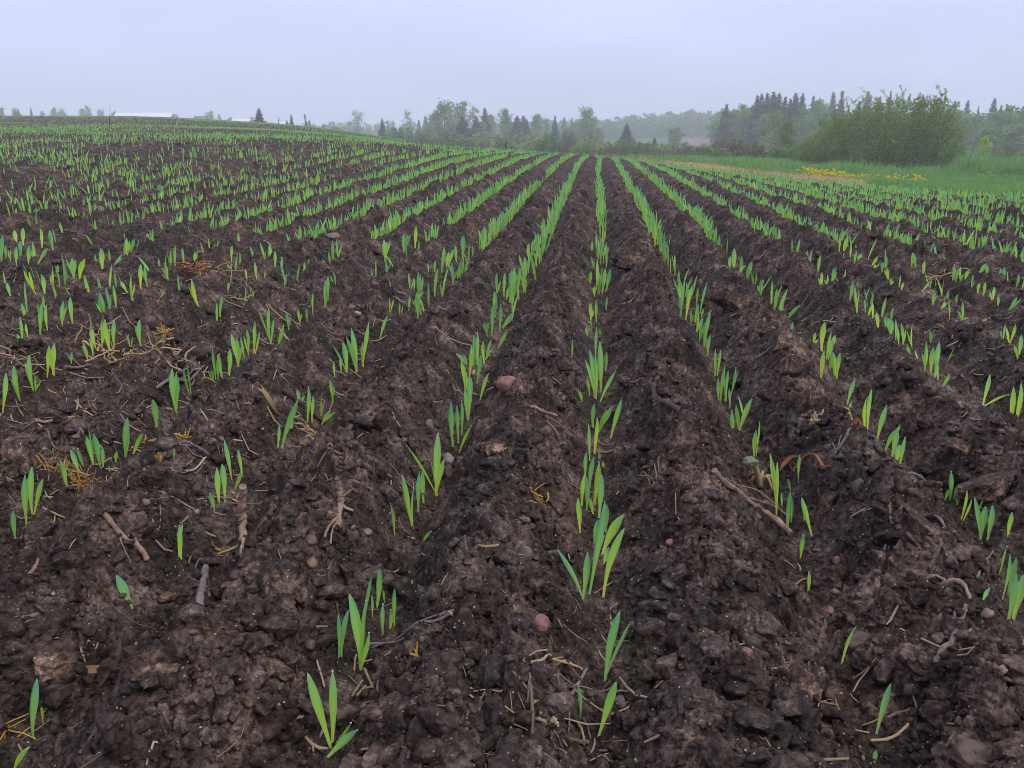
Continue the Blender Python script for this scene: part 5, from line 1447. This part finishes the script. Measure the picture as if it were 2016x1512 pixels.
for px, yt, D, key, w, lab in [
 (754, 232, 150, 'spruce1', 12, 'small spruce left of two bare dead snags'),
 (911, 229, 140, 'spruce3', 30, 'dark spruce in front of the broad leafy tree'),
 (938, 228, 150, 'spruce1', 26, 'dark spruce under the thin-crowned tree'),
 (955, 212, 165, 'spruce0', 24, 'tall pointed spruce near the middle of the leafy line'),
 (1018, 227, 160, 'spruce1', 26, 'left one of two paired blue-grey spruces'),
 (1030, 227, 163, 'spruce3', 26, 'right one of two paired blue-grey spruces'),
 (1038, 236, 170, 'spruce0', 20, 'small spruce tucked right of the paired ones'),
 (1092, 227, 165, 'spruce2', 18, 'lone spike-topped spruce left of the round-headed leafy tree'),
 (1112, 256, 140, 'spruce3', 16, 'little dark spruce, left of a pair by the bright small tree'),
 (1125, 257, 140, 'spruce1', 16, 'little dark spruce, right of a pair by the bright small tree'),
 (1233, 242, 130, 'spruce3', 20, 'lone green pyramid-shaped tree in front of the wooded hill'),
 (1288, 270, 130, 'spruce3', 10, 'tiny dark conifer right of the pyramid-shaped tree'),
 (515, 212, 120, 'spruce3', 16, 'dark spruce behind the left hill crest, right of the white roofs'),
 (577, 225, 130, 'spruce0', 9, 'small dark spruce on the left hill left of the utility pole'),
 (568, 236, 132, 'spruce3', 7, 'tiny grey spruce touching the small dark one on the left hill'),
 (612, 236, 240, 'spruce1', 12, 'faint spruce just right of the utility pole'),
 (71, 211, 210, 'spruce2', 10, 'thin faint spruce at the far left skyline'),
 (839, 227, 260, 'spruce1', 16, 'very faint blue spruce left of the tree line'),
 (826, 236, 250, 'spruce0', 14, 'faint low spruce left of the very faint blue one'),
 (1110, 230, 260, 'spruce1', 16, 'faint conifer far behind, left of the round-headed tree'),
 (1125, 232, 265, 'spruce0', 14, 'faint conifer far behind, touching the round-headed tree'),
]: put('spruce_tree', key, px, yt, D, lab, 'tree', 'spruces', w)
for px, yt, D, key, w, lab in [
 (13, 215, 200, 'leafy0', 20, 'faint round tree at the extreme left of the skyline'),
 (42, 216, 180, 'leafy2', 24, 'pale green round tree near the left end of the skyline'),
 (92, 219, 260, 'leafy1', 14, 'faint small tree right of the thin skyline spruce'),
 (115, 215, 290, 'leafy0', 22, 'faint broad tree, left of two touching ones on the left skyline'),
 (131, 217, 290, 'leafy2', 22, 'faint broad tree, right of two touching ones on the left skyline'),
 (172, 214, 280, 'leafy1', 18, 'faint tree left of the long white roof, upper of two'),
 (182, 212, 285, 'leafy0', 18, 'faint taller tree left of the dead weed stem'),
 (206, 218, 280, 'leafy2', 22, 'low faint tree just left of the dead weed stem'),
 (232, 222, 270, 'leafy0', 14, 'dark low tree touching the left end of the long white roof'),
 (352, 225, 290, 'leafy1', 14, 'faint low tree at the right end of the long white roof'),
 (420, 222, 280, 'leafy0', 24, 'faint rounded tree by the grey farmhouse roof'),
 (437, 225, 282, 'leafy3', 10, 'narrow faint tree right of the rounded one by the farmhouse'),
 (458, 233, 260, 'leafy0', 14, 'pale low tree left of the short white roof'),
 (500, 232, 270, 'leafy2', 16, 'faint low tree left of the dark skyline spruce'),
 (640, 247, 200, 'leafy0', 20, 'low pale tree on the slope right of the utility pole'),
 (662, 249, 190, 'leafy2', 26, 'low pale bushy tree left of the airy rounded birch'),
]: put('skyline_tree', key, px, yt, D, lab, 'tree', 'faint trees on the left skyline', w)
GR = 'spruces behind the big shrub'
for n, (px, yt, D, key, w) in enumerate([(1425, 204, 150, 'spruce0', 26), (1484, 187, 140, 'spruce0', 24), (1492, 184, 142, 'spruce1', 26), (1503, 183, 138, 'spruce0', 28), (1515, 180, 140, 'spruce3', 36),
   (1526, 182, 143, 'spruce1', 30), (1538, 190, 139, 'spruce0', 28), (1549, 194, 140, 'spruce3', 28), (1558, 182, 138, 'spruce3', 32), (1572, 183, 141, 'spruce1', 28), (1593, 187, 150, 'spruce2', 22),
   (1631, 181, 145, 'spruce1', 26), (1648, 177, 142, 'spruce2', 24), (1683, 198, 140, 'spruce3', 24), (1699, 179, 143, 'spruce1', 26), (1722, 190, 145, 'spruce0', 24), (1742, 179, 138, 'thin', 34),
   (1805, 186, 150, 'spruce1', 20), (1869, 197, 150, 'spruce2', 20), (1894, 197, 148, 'spruce1', 22), (1916, 209, 150, 'thin', 24), (1945, 193, 145, 'spruce1', 24), (1960, 207, 150, 'spruce0', 18), (1971, 203, 152, 'spruce2', 18),
   (2012, 197, 140, 'spruce3', 30), (2050, 205, 150, 'spruce1', 26), (1838, 205, 160, 'spruce0', 20), (1475, 206, 150, 'spruce1', 22)]):
    lab = ('dark spruce in the tall stand left of the big shrub' if n < 10 or n == 27 else 'pointed spruce rising above the top of the big shrub' if n < 18 or n == 26 else 'hazy spruce above the leafy wood at the right edge')
    put('spruce_tree', key, px, yt, D, lab, 'tree', GR, w)
for px, yt, D, key, w, lab in [
 (1440, 216, 150, 'leafy1', 50, 'bluish leafy tree under the left end spruce of the right wood'),
 (1462, 211, 145, 'leafy0', 44, 'leafy tree left of the dark spruce stand'),
 (1415, 236, 155, 'leafy2', 44, 'leafy tree ending the right wood on its left'),
 (1500, 225, 130, 'leafy3', 50, 'grey leafy tree in front of the dark spruce stand'),
 (1602, 196, 140, 'leafy1', 44, 'pale leafy tree between the spruce stand and the big shrub'),
 (1580, 218, 125, 'leafy0', 56, 'broad pale tree in front of the right end of the spruce stand'),
 (1620, 208, 130, 'leafy2', 50, 'leafy tree partly behind the left top of the big shrub'),
 (1518, 212, 62, 'airy0', 60, 'small leafy tree with dark limbs left of the big shrub'),
 (1548, 236, 64, 'leafy3', 40, 'small pale willow tree right of the dark-limbed one'),
 (1885, 222, 120, 'leafy0', 60, 'hazy leafy tree just right of the big shrub'),
 (1918, 226, 115, 'leafy2', 64, 'hazy leafy tree behind the yellow-green sapling'),
 (1955, 218, 118, 'leafy1', 62, 'hazy leafy tree right of the yellow-green sapling'),
 (1985, 214, 115, 'leafy0', 66, 'tall hazy leafy tree near the right edge'),
 (2025, 212, 112, 'leafy2', 66, 'hazy leafy tree cut by the right edge'),
 (1865, 240, 122, 'leafy3', 50, 'hazy low tree touching the right side of the big shrub'),
 (1940, 250, 100, 'leafy3', 60, 'greyish low tree directly behind the yellow-green sapling'),
 (2000, 245, 100, 'leafy1', 70, 'greyish low leafy tree at the right edge'),
 (2070, 220, 120, 'leafy0', 70, 'hazy leafy tree beyond the right edge'),
]: put('leafy_tree', key, px, yt, D, lab, 'tree', 'leafy wood at right', w, .5)
put('sapling', 'bright', 1937, 268, 45, 'young yellow-green sapling standing alone right of the big shrub', 'tree', None, 34)

GS = 'willow bushes beyond the field'
for px, yt, D, key, w, lab in [
 (790, 256, 120, 'willow1', 60, 'low green bush at the left end of the bush belt'),
 (835, 262, 118, 'willow0', 60, 'low bush left of the tallest pale tree'),
 (880, 262, 110, 'willow1', 66, 'grey-green bush at the foot of the tallest pale tree'),
 (947, 264, 100, 'pale0', 56, 'pale bush below the dark spruces'),
 (915, 272, 98, 'willow2', 56, 'dull bush left of the pale one below the spruces'),
 (990, 268, 105, 'willow0', 60, 'bush with yellowish leaves left of the palest blossom-like bush'),
 (1036, 263, 90, 'pale1', 64, 'palest cream-green willow bush near the middle'),
 (1080, 261, 86, 'willow0', 66, 'large round dark green bush right of the palest one'),
 (1120, 276, 88, 'brown0', 60, 'low brownish bush below the little spruces'),
 (1166, 272, 78, 'pale0', 66, 'pale rounded willow bush above the row ends'),
 (1145, 286, 74, 'willow2', 50, 'low dark bush left of the pale rounded willow'),
 (1220, 276, 80, 'willow1', 66, 'grey-green bush below the pyramid-shaped tree'),
 (1195, 291, 72, 'brown1', 50, 'low brown bush right of the pale rounded willow'),
 (1267, 278, 78, 'willow0', 62, 'olive bush right of the pyramid-shaped tree'),
 (1311, 281, 76, 'pale1', 60, 'pale olive bush above the tan strip start'),
 (1350, 284, 72, 'brown0', 60, 'brown twiggy bush with few leaves, left of the low dark one'),
 (1290, 293, 68, 'brown1', 60, 'low reddish bush in front of the olive ones'),
 (1385, 287, 66, 'willow2', 50, 'green bush left of the low brown-red thicket'),
 (1440, 274, 56, 'brown1', 96, 'low brown-red thicket left of the small dark-limbed tree'),
 (1488, 283, 54, 'brown0', 70, 'dark brownish bush at the foot of the dark-limbed tree'),
 (1415, 296, 52, 'willow1', 50, 'low green clump in front of the brown-red thicket'),
 (1540, 288, 52, 'willow0', 60, 'low light green bush right of the dark-limbed tree'),
 (1575, 282, 50, 'willow1', 62, 'green bush merging into the left end of the big shrub'),
 (1612, 270, 47, 'willow2', 66, 'green bush forming the low left shoulder of the big shrub'),
 (1895, 300, 46, 'willow1', 40, 'low grey bush at the right foot of the big shrub'),
 (1985, 290, 60, 'brown0', 70, 'twiggy greyish bush below the right-edge trees'),
]: put('willow_shrub', key, px, yt - (7 if px < 1200 else 3), D, lab, 'shrub', GS, w * 1.1)

# the big shrub: its own mesh, many stems, fine leaves and sprays that break its outline
def big_shrub():
    D0 = 40.0; rng = np.random.default_rng(9)
    X0, Y0 = at(1738, D0); Z0 = zone_z(X0, Y0)
    o = link('large_shrub', None); o.location = (X0, Y0, Z0)
    tag(o, 'large wide green willow shrub standing beyond the yellow flowers', 'shrub')
    k = D0 / 1697
    mb = MB(); C, r, t = [], [], []
    #       px offset from 1738, top row, depth, spread
    for (px, yt) in [(1590, 290), (1605, 268), (1622, 240), (1640, 222), (1655, 210), (1668, 236), (1682, 206), (1696, 218), (1706, 196), (1718, 206), (1728, 212), (1738, 192), (1750, 204),
                     (1760, 198), (1772, 188), (1783, 196), (1792, 192), (1803, 195), (1815, 190), (1826, 198), (1838, 200), (1846, 206), (1856, 212), (1866, 240), (1874, 262), (1880, 292), (1690, 260), (1720, 262), (1760, 255),
                     (1800, 250), (1840, 262), (1655, 270), (1630, 290), (1790, 280), (1740, 285), (1700, 300), (1670, 305), (1830, 300), (1775, 305), (1612, 306)]:
        dx = (px - 1738) * k; dy = rng.uniform(-1.5, 1.5) if yt < 250 else rng.uniform(-2.4, .4)
        top = np.array([dx, dy, CAM_Z - slope_of(yt) * D0 - Z0])
        foot = np.array([dx * .62 + rng.normal(0, .15), dy * .5, -.1])
        mid = foot * .45 + top * .55 + np.array([rng.normal(0, .1), rng.normal(0, .1), -.02])
        S = spline([foot, mid, top], 14)
        mb.tube(S, np.linspace(.035, .006, 14), 5, .5, cap=False)
        r0 = np.clip(rng.normal(.45, .16), .15, .8); H = top[2]
        if yt < 200: mb.V.pop(); mb.Q.pop(); mb.T.pop(); mb.R.pop(); mb.n -= len(S) * 5; S[9:] += rng.normal(0, .03, (5, 3)); mb.tube(S, np.linspace(.03, .004, 14), 5, .5, cap=False)
        for j in range(3, 14):
            u = j / 13
            sp = (.46 * (1 - u) + .055) * min(1, H / 2.4)
            m = int(90 * (sp / .3) ** 1.2) + 5
            C.append(S[j] + rng.normal(0, 1, (m, 3)) * np.array([sp, sp, sp * .85]) * .62); r.append(np.clip(rng.normal(r0 + .12 * u, .16, m), 0, 1))
            if j > 6 and rng.random() < .7:                 # side spray
                e = S[j] + np.array([rng.normal(0, .32), rng.normal(0, .3), rng.uniform(.15, .5)])
                mb.tube([S[j], (S[j] + e) / 2 + [0, 0, .03], e], [.008, .006, .003], 3, .5, cap=False)
                u2 = rng.uniform(.2, 1.05, 26)[:, None]
                C.append(S[j] + (e - S[j]) * u2 + rng.normal(0, .035, (26, 3))); r.append(np.clip(rng.normal(r0 + .2, .14, 26), 0, 1))
    n = 52000; ex = [1572, 1600, 1640, 1690, 1740, 1800, 1840, 1862, 1878, 1886]; ey = [308, 272, 230, 208, 199, 193, 199, 220, 258, 305]
    px = rng.uniform(1572, 1886, n); ty = np.interp(px, ex, ey) + 9 * vnoise(px / 17.0, px * 0 + 3.3, 601) + 5 * vnoise(px / 6.0, px * 0 + 1.3, 603)
    f = rng.uniform(0, 1, n) ** .8; yy = ty + (350 - ty) * f
    edge = np.clip(np.minimum(px - 1572, 1886 - px) / 60, .2, 1)
    dep = rng.uniform(-1, 1, n) * 2.1 * np.sqrt(edge) * np.sqrt(np.clip(f + .08, 0, 1) ** .5)
    zz = np.array([CAM_Z - slope_of(v) * D0 - Z0 for v in yy]); P = np.stack([(px - 1738) * k, dep, np.maximum(zz, .03)], 1)
    lump = vnoise(P[:, 0] * 1.1, P[:, 2] * 1.4, 607) + .6 * vnoise(P[:, 0] * 2.6, P[:, 2] * 2.6 + P[:, 1], 609)
    gap = rng.random(n) < np.clip(.80 + 1.0 * lump, .15, 1)
    C.append(P[gap]); r.append(np.clip(rng.normal(.42, .14, gap.sum()) + .45 * vnoise(P[gap, 0] * .9, P[gap, 2] * .9, 611), 0, 1))
    C = np.concatenate(C); r = np.concatenate(r); C[:, 2] = np.maximum(C[:, 2], .02)
    mb.build('stem', M['bark'], o)
    V, Q, t, r = quads_at(C, .058, rng, rng.uniform(0, 1, len(C)), r, 1.2)
    link('foliage', mesh_np('foliage', V, Q, M['leaf_willow'], False, {'t': t, 'rnd': r}), o)
    print('big shrub', len(C))
big_shrub()

# distant wooded hill and the far belt: trees that read as one mass
def far_forest():
    rng = np.random.default_rng(3)
    src = [leafy_variant(120 + i, 150, False, .34, .085, .05, 8)[1] for i in range(3)] + [spruce_variant(130 + i, .2, 13, .05, .1)[1] for i in range(3)]
    VV, TT_, RR = [], [], []
    for px0, px1, d0, d1, n, h0, h1, con in [(1130, 1430, 300, 400, 420, 5.5, 8.5, .45), (600, 1150, 330, 430, 330, 5, 8, .4), (1400, 2080, 180, 230, 260, 5, 7.5, .35), (620, 800, 300, 360, 60, 3.5, 5.5, .3)]:
        for i in range(n):
            px = rng.uniform(px0, px1); D = rng.uniform(d0, d1); X, Y = at(px, D)
            Z = float(macro(np.array([X]), np.array([Y]))[0]) + CAM_Z
            h = rng.uniform(h0, h1)
            if px0 == 1130: h *= np.interp(px, [1130, 1200, 1260, 1330, 1420], [.85, .92, 1.05, 1.08, 1.1])
            V, Q, t, r = src[rng.integers(3, 6) if rng.random() < con else rng.integers(0, 3)]
            a = rng.uniform(0, 6.283); w = h * rng.uniform(.9, 1.2)
            VV.append(np.stack([(V[:, 0] * math.cos(a) - V[:, 1] * math.sin(a)) * w + X, (V[:, 0] * math.sin(a) + V[:, 1] * math.cos(a)) * w + Y, V[:, 2] * h + Z], 1)); TT_.append(t); RR.append(r)
    V = np.concatenate(VV); Q = np.arange(len(V)).reshape(-1, 4)
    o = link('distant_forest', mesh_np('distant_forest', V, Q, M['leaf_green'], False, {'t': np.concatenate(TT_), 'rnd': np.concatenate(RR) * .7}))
    tag(o, 'hazy blue-green forest covering the far hill behind the tree line', 'forest', None, 'stuff')
    print('forest quads', len(Q))
far_forest()

# ------------------------------------------------------------------ grass margin, dead strip, flowers
def blades_stuff(name, lab, X, Y, H, Wd, mat, lean=.35, rmean=.45, rsd=.2):
    n = len(X); Z = ground_z(X, Y)
    a = NPR.uniform(0, 6.283, n); tl = np.abs(NPR.normal(0, lean, n)); lx, ly = np.cos(a) * tl * H, np.sin(a) * tl * H
    sa = NPR.uniform(-1.2, 1.2, n) + YAW; sx, sy = np.cos(sa), np.sin(sa)
    ts = np.array([0, .5, 1.0]); ws = np.array([.8, 1.0, .1]); V = np.empty((n, 3, 2, 3), f32)
    for j, (t, w) in enumerate(zip(ts, ws)):
        for q, sg in enumerate((-1, 1)):
            V[:, j, q, 0] = X + lx * t ** 2 + sg * sx * Wd * w / 2; V[:, j, q, 1] = Y + ly * t ** 2 + sg * sy * Wd * w / 2
            V[:, j, q, 2] = Z - .01 + H * t * (1 - .25 * tl * t)
    b = np.arange(n)[:, None, None] * 6 + np.arange(2)[None, :, None] * 2
    Q = (b + np.array([0, 1, 3, 2])[None, None, :]).reshape(-1, 4)
    o = link(name, mesh_np(name, V.reshape(-1, 3), Q, mat, True, {'t': np.tile(np.repeat(ts, 2), n), 'rnd': np.repeat(np.clip(NPR.normal(rmean, rsd, n), 0, 1), 6)}))
    tag(o, lab, name.replace('_', ' '), None, 'stuff')
def margin():
    n = 230000
    px = NPR.uniform(1120, 2300, n); D = np.exp(NPR.uniform(math.log(4.2), math.log(62), n))
    X, Y = at(px, D)
    crop, tan, grass, pl = zones(X, Y)
    u = NPR.random(n)
    g = grass > u
    patch = fbm(X, Y, .9, 3, 511)
    H = (.075 + .05 * sstep(8, 25, D)) * (1 + .9 * patch) * NPR.uniform(.6, 1.3, n)
    mound = sstep(1860, 1900, px) * sstep(19, 25, D) * (1 - sstep(46, 54, D)); bank = sstep(17, 24, D) * (1 - sstep(1840, 1880, px)) * .6
    H *= 1 + 2.2 * mound * np.clip(.6 + 1.8 * patch, .1, 2) + 1.8 * bank * np.clip(.5 + 1.6 * patch, .05, 2)
    Wd = .0042 * np.interp(D, [4, 10, 25, 60], [1.2, 2.2, 4.5, 9])
    blades_stuff('grass', 'lush green grass and weeds growing along the field margin', X[g], Y[g], H[g], Wd[g], M['grass'])
    k = tan > u * .8
    blades_stuff('dead_grass', 'tan sprayed-off grass strip between the crop and the green margin', X[k], Y[k], np.maximum(.03, .8 * H[k]), Wd[k] * 1.3, M['tan'], .9)
    print('grass', g.sum(), k.sum())
margin()

def flower_mesh(seed):
    rng = np.random.default_rng(seed); mb = MB(); tops = []
    for i in range(4):
        a = rng.uniform(0, 6.28); rr = rng.uniform(.02, .26); h = rng.uniform(.10, .30)
        top = np.array([math.cos(a) * rr, math.sin(a) * rr, h]); tops.append(top)
        mb.tube([(0, 0, -.03), top * [.6, .6, .5], top], [.008, .006, .004], 4, .5, cap=False)
    C = np.concatenate([np.tile(t, (9, 1)) + rng.normal(0, 1, (9, 3)) * [.016, .016, .010] for t in tops])
    L = np.stack([rng.normal(0, .06, 40), rng.normal(0, .06, 40), rng.uniform(.02, .12, 40)], 1)
    V1, Q1, t1, r1 = quads_at(L, .045, rng, rng.uniform(0, 1, 40), rng.uniform(.2, .8, 40))
    V2, Q2, t2, r2 = quads_at(C, .045, rng, rng.uniform(0, 1, len(C)), rng.uniform(0, 1, len(C)), 1.0, .5)
    V0 = np.concatenate(mb.V); Q0 = np.concatenate(mb.Q)
    V = np.concatenate([V0, V1, V2]); Q = np.concatenate([Q0, Q1 + len(V0), Q2 + len(V0) + len(V1)])
    mi = np.concatenate([np.zeros(len(Q0) + len(Q1), int), np.ones(len(Q2), int)])
    t = np.concatenate([np.concatenate(mb.T), t1, t2]); r = np.concatenate([np.concatenate(mb.R), r1, r2])
    return mesh_np('yellow_flower', V, Q, [M['grass'], M['petal']], False, {'t': t, 'rnd': r}, mi)
def flowers():
    rng = random.Random(4)
    spots = []
    for _ in range(66):
        px = rng.triangular(1578, 1700, 1612); c = np.interp(px, [1578, 1640, 1700], [335, 343, 352]); spots.append((px, c + rng.gauss(0, 8)))
    for _ in range(38):
        px = rng.uniform(1680, 1826); c = np.interp(px, [1680, 1740, 1826], [350, 354, 364]); spots.append((px, c + rng.gauss(0, 4.5)))
    for _ in range(9): spots.append((rng.uniform(1940, 1972), rng.uniform(336, 352)))
    for s in [(1474, 323), (1466, 324), (1985, 332), (1702, 366), (1780, 367)]: spots.append(s)
    return spots
FLOWER_SPOTS = flowers()
FL_ME = [flower_mesh(71 + i) for i in range(3)]
_fD = np.linspace(15, 40, 120)
for n, (px, py) in enumerate(FLOWER_SPOTS):
    _X, _Y = at(px, _fD); _P = project(_X, _Y, macro(_X, _Y) + CAM_Z)[1]
    D = float(_fD[np.argmin(np.abs(_P - (py + (8 if n < 66 else 10))))]) + RND.uniform(-.5, .5)
    X, Y = at(px, D)
    o = link('yellow_flower', FL_ME[n % 3]); o.location = (X, Y, zone_z(X, Y))
    s_ = RND.uniform(.4, .7); o.scale = (s_, s_, s_); o.rotation_euler = (0, 0, RND.uniform(0, 6.28))
    lab = ('yellow flower plant in the dense flower band left of the big shrub' if n < 66 else 'yellow flower plant in the thinner band in front of the big shrub' if n < 104 else
           'yellow flower on the weedy bank right of the big shrub' if n < 113 else 'single yellow flower set apart from the flower bands')
    tag(o, lab, 'flower', 'yellow flowers on the grass margin')

# ------------------------------------------------------------------ farm buildings, pole, snags on the skyline
def box(mb, x0, x1, y0, y1, z0, z1):
    V = [(x, y, z) for z in (z0, z1) for y in (y0, y1) for x in (x0, x1)]
    mb.add(V, [(0, 2, 3, 1), (4, 5, 7, 6), (0, 1, 5, 4), (2, 6, 7, 3), (0, 4, 6, 2), (1, 3, 7, 5)])
def building(name, lab, cat, px0, px1, ytop, D, hroof, depth, roofmat, wallmat, doors=0):
    x0, yb = at((px0 + px1) / 2, D); z = float(macro(np.array([x0]), np.array([yb]))[0]) + CAM_Z
    L = (px1 - px0) / 1697 * D; top = CAM_Z - slope_of(ytop) * D - z
    o = link(name, None); o.location = (x0, yb, z); o.rotation_euler = (0, 0, YAW)
    tag(o, lab, cat, 'farm buildings behind the hill')
    mb = MB(); box(mb, -L / 2 + .3, L / 2 - .3, -depth / 2 + .3, depth / 2 - .3, -1, top - hroof - .003); mb.build('wall', wallmat, o, False)
    e = top - hroof; h = depth / 2; t = .18; mb = MB()
    for s in (-1, 1):
        V = [(x, yy, zz) for x in (-L / 2, L / 2) for yy, zz in ((s * h, e - .1), (0, top), (0, top - t), (s * h, e - .1 - t))]
        q = [(0, 1, 5, 4), (1, 2, 6, 5), (2, 3, 7, 6), (3, 0, 4, 7), (0, 3, 2, 1), (4, 5, 6, 7)]
        mb.add(V, q)
    mb.build('roof', roofmat, o, False)
    mb = MB()
    for s in (-1, 1):
        xx = s * (L / 2 - .3)
        mb.add([(xx, -h + .3, e), (xx, h - .3, e), (xx, 0, top - t - .05)], [(0, 1, 2, 2)])
    mb.build('gable', wallmat, o, False)
    for i in range(doors):
        xx = -L / 2 + (i + .5) * L / doors
        mb = MB(); box(mb, xx - 1.4, xx + 1.4, -depth / 2 + .24, -depth / 2 + .32, .0, min(3, e - .4)); mb.build('door', M['dark_roof'], o, False)
    return o
building('long_barn', 'long low barn with a white metal roof showing over the left hill', 'barn', 236, 347, 222, 230, 3.4, 12, M['white_roof'], M['barn_wall'], 3)
building('farm_shed', 'short white-roofed shed right of the farmhouse on the left skyline', 'shed', 462, 498, 234, 230, 1.6, 9, M['white_roof'], M['barn_wall'], 1)
building('farm_shed', 'tiny pale shed roof near the small dark spruce on the skyline', 'shed', 548, 566, 241, 220, 1.2, 7, M['white_roof'], M['barn_wall'], 1)
building('farmhouse', 'faint grey-roofed farmhouse on the left skyline beside a rounded tree', 'house', 388, 412, 228, 270, 2.6, 8, M['dark_roof'], M['barn_wall'], 1)
building('white_shed', 'tiny white shed glimpsed between bushes left of the big shrub', 'shed', 1543, 1553, 282, 95, .25, .5, M['white_roof'], M['white_roof'])

X, Y = at(604, 140); Z = zone_z(X, Y)
o = link('utility_pole', None); o.location = (X, Y, Z); o.rotation_euler = (0, 0, YAW)
tag(o, 'slender wooden utility pole with a short crossarm behind the left hill', 'utility pole')
top = CAM_Z - slope_of(224) * 140 - Z
mb = MB(); mb.tube([(0, 0, -.3), (0, 0, top)], [.13, .09], 8); mb.build('pole', M['bark'], o)
mb = MB(); mb.tube([(-.38, -.14, top - .5), (.38, -.14, top - .5)], [.05, .05], 6); mb.build('crossarm', M['bark'], o)
mb = MB(); mb.tube([(.22, -.2, top - 1.9), (.22, -.2, top - 1.2)], [.14, .14], 8); mb.build('transformer', M['dark_roof'], o)
for px, yt, w, lab in ((765, 234, 2.0, 'bare dead snag, left of two right of the small spruce'), (775, 234, 2.4, 'bare dead snag, right of two near the slim airy birch'), (551, 227, 2.0, 'bare dead snag left of the small dark skyline spruce')):
    D = 150; X, Y = at(px, D); Z = zone_z(X, Y); H = CAM_Z - slope_of(yt) * D - Z
    mb = MB(); mb.tube([(0, 0, -.2), (.05, 0, H * .5), (.0, .05, H)], [w / 1697 * D * .6, w / 1697 * D * .45, .03], 6)
    for i in range(6):
        z = H * RND.uniform(.35, .95); a = RND.uniform(0, 6.28); l = RND.uniform(.3, .8)
        mb.tube([(0, 0, z), (math.cos(a) * l, math.sin(a) * l, z + .2)], [.04, .015], 4)
    o = mb.build('dead_snag', M['bark']); o.location = (X, Y, Z); tag(o, lab, 'dead tree', 'dead snags')

# ------------------------------------------------------------------ haze over the whole place
def haze():
    m = bpy.data.materials.new('haze'); m.use_nodes = True; nt = m.node_tree; nt.nodes.clear()
    out = nt.nodes.new('ShaderNodeOutputMaterial'); v = nt.nodes.new('ShaderNodeVolumePrincipled')
    v.inputs['Color'].default_value = (0.93, 0.96, 1.0, 1); v.inputs['Density'].default_value = 0.0022
    nt.links.new(v.outputs[0], out.inputs['Volume'])
    mb = MB(); box(mb, -540, 540, -540, 540, -14, 30)
    o = mb.build('haze', m, None, False); tag(o, 'thin bluish damp haze hanging over the field and far trees', 'haze', None, 'stuff')
haze()
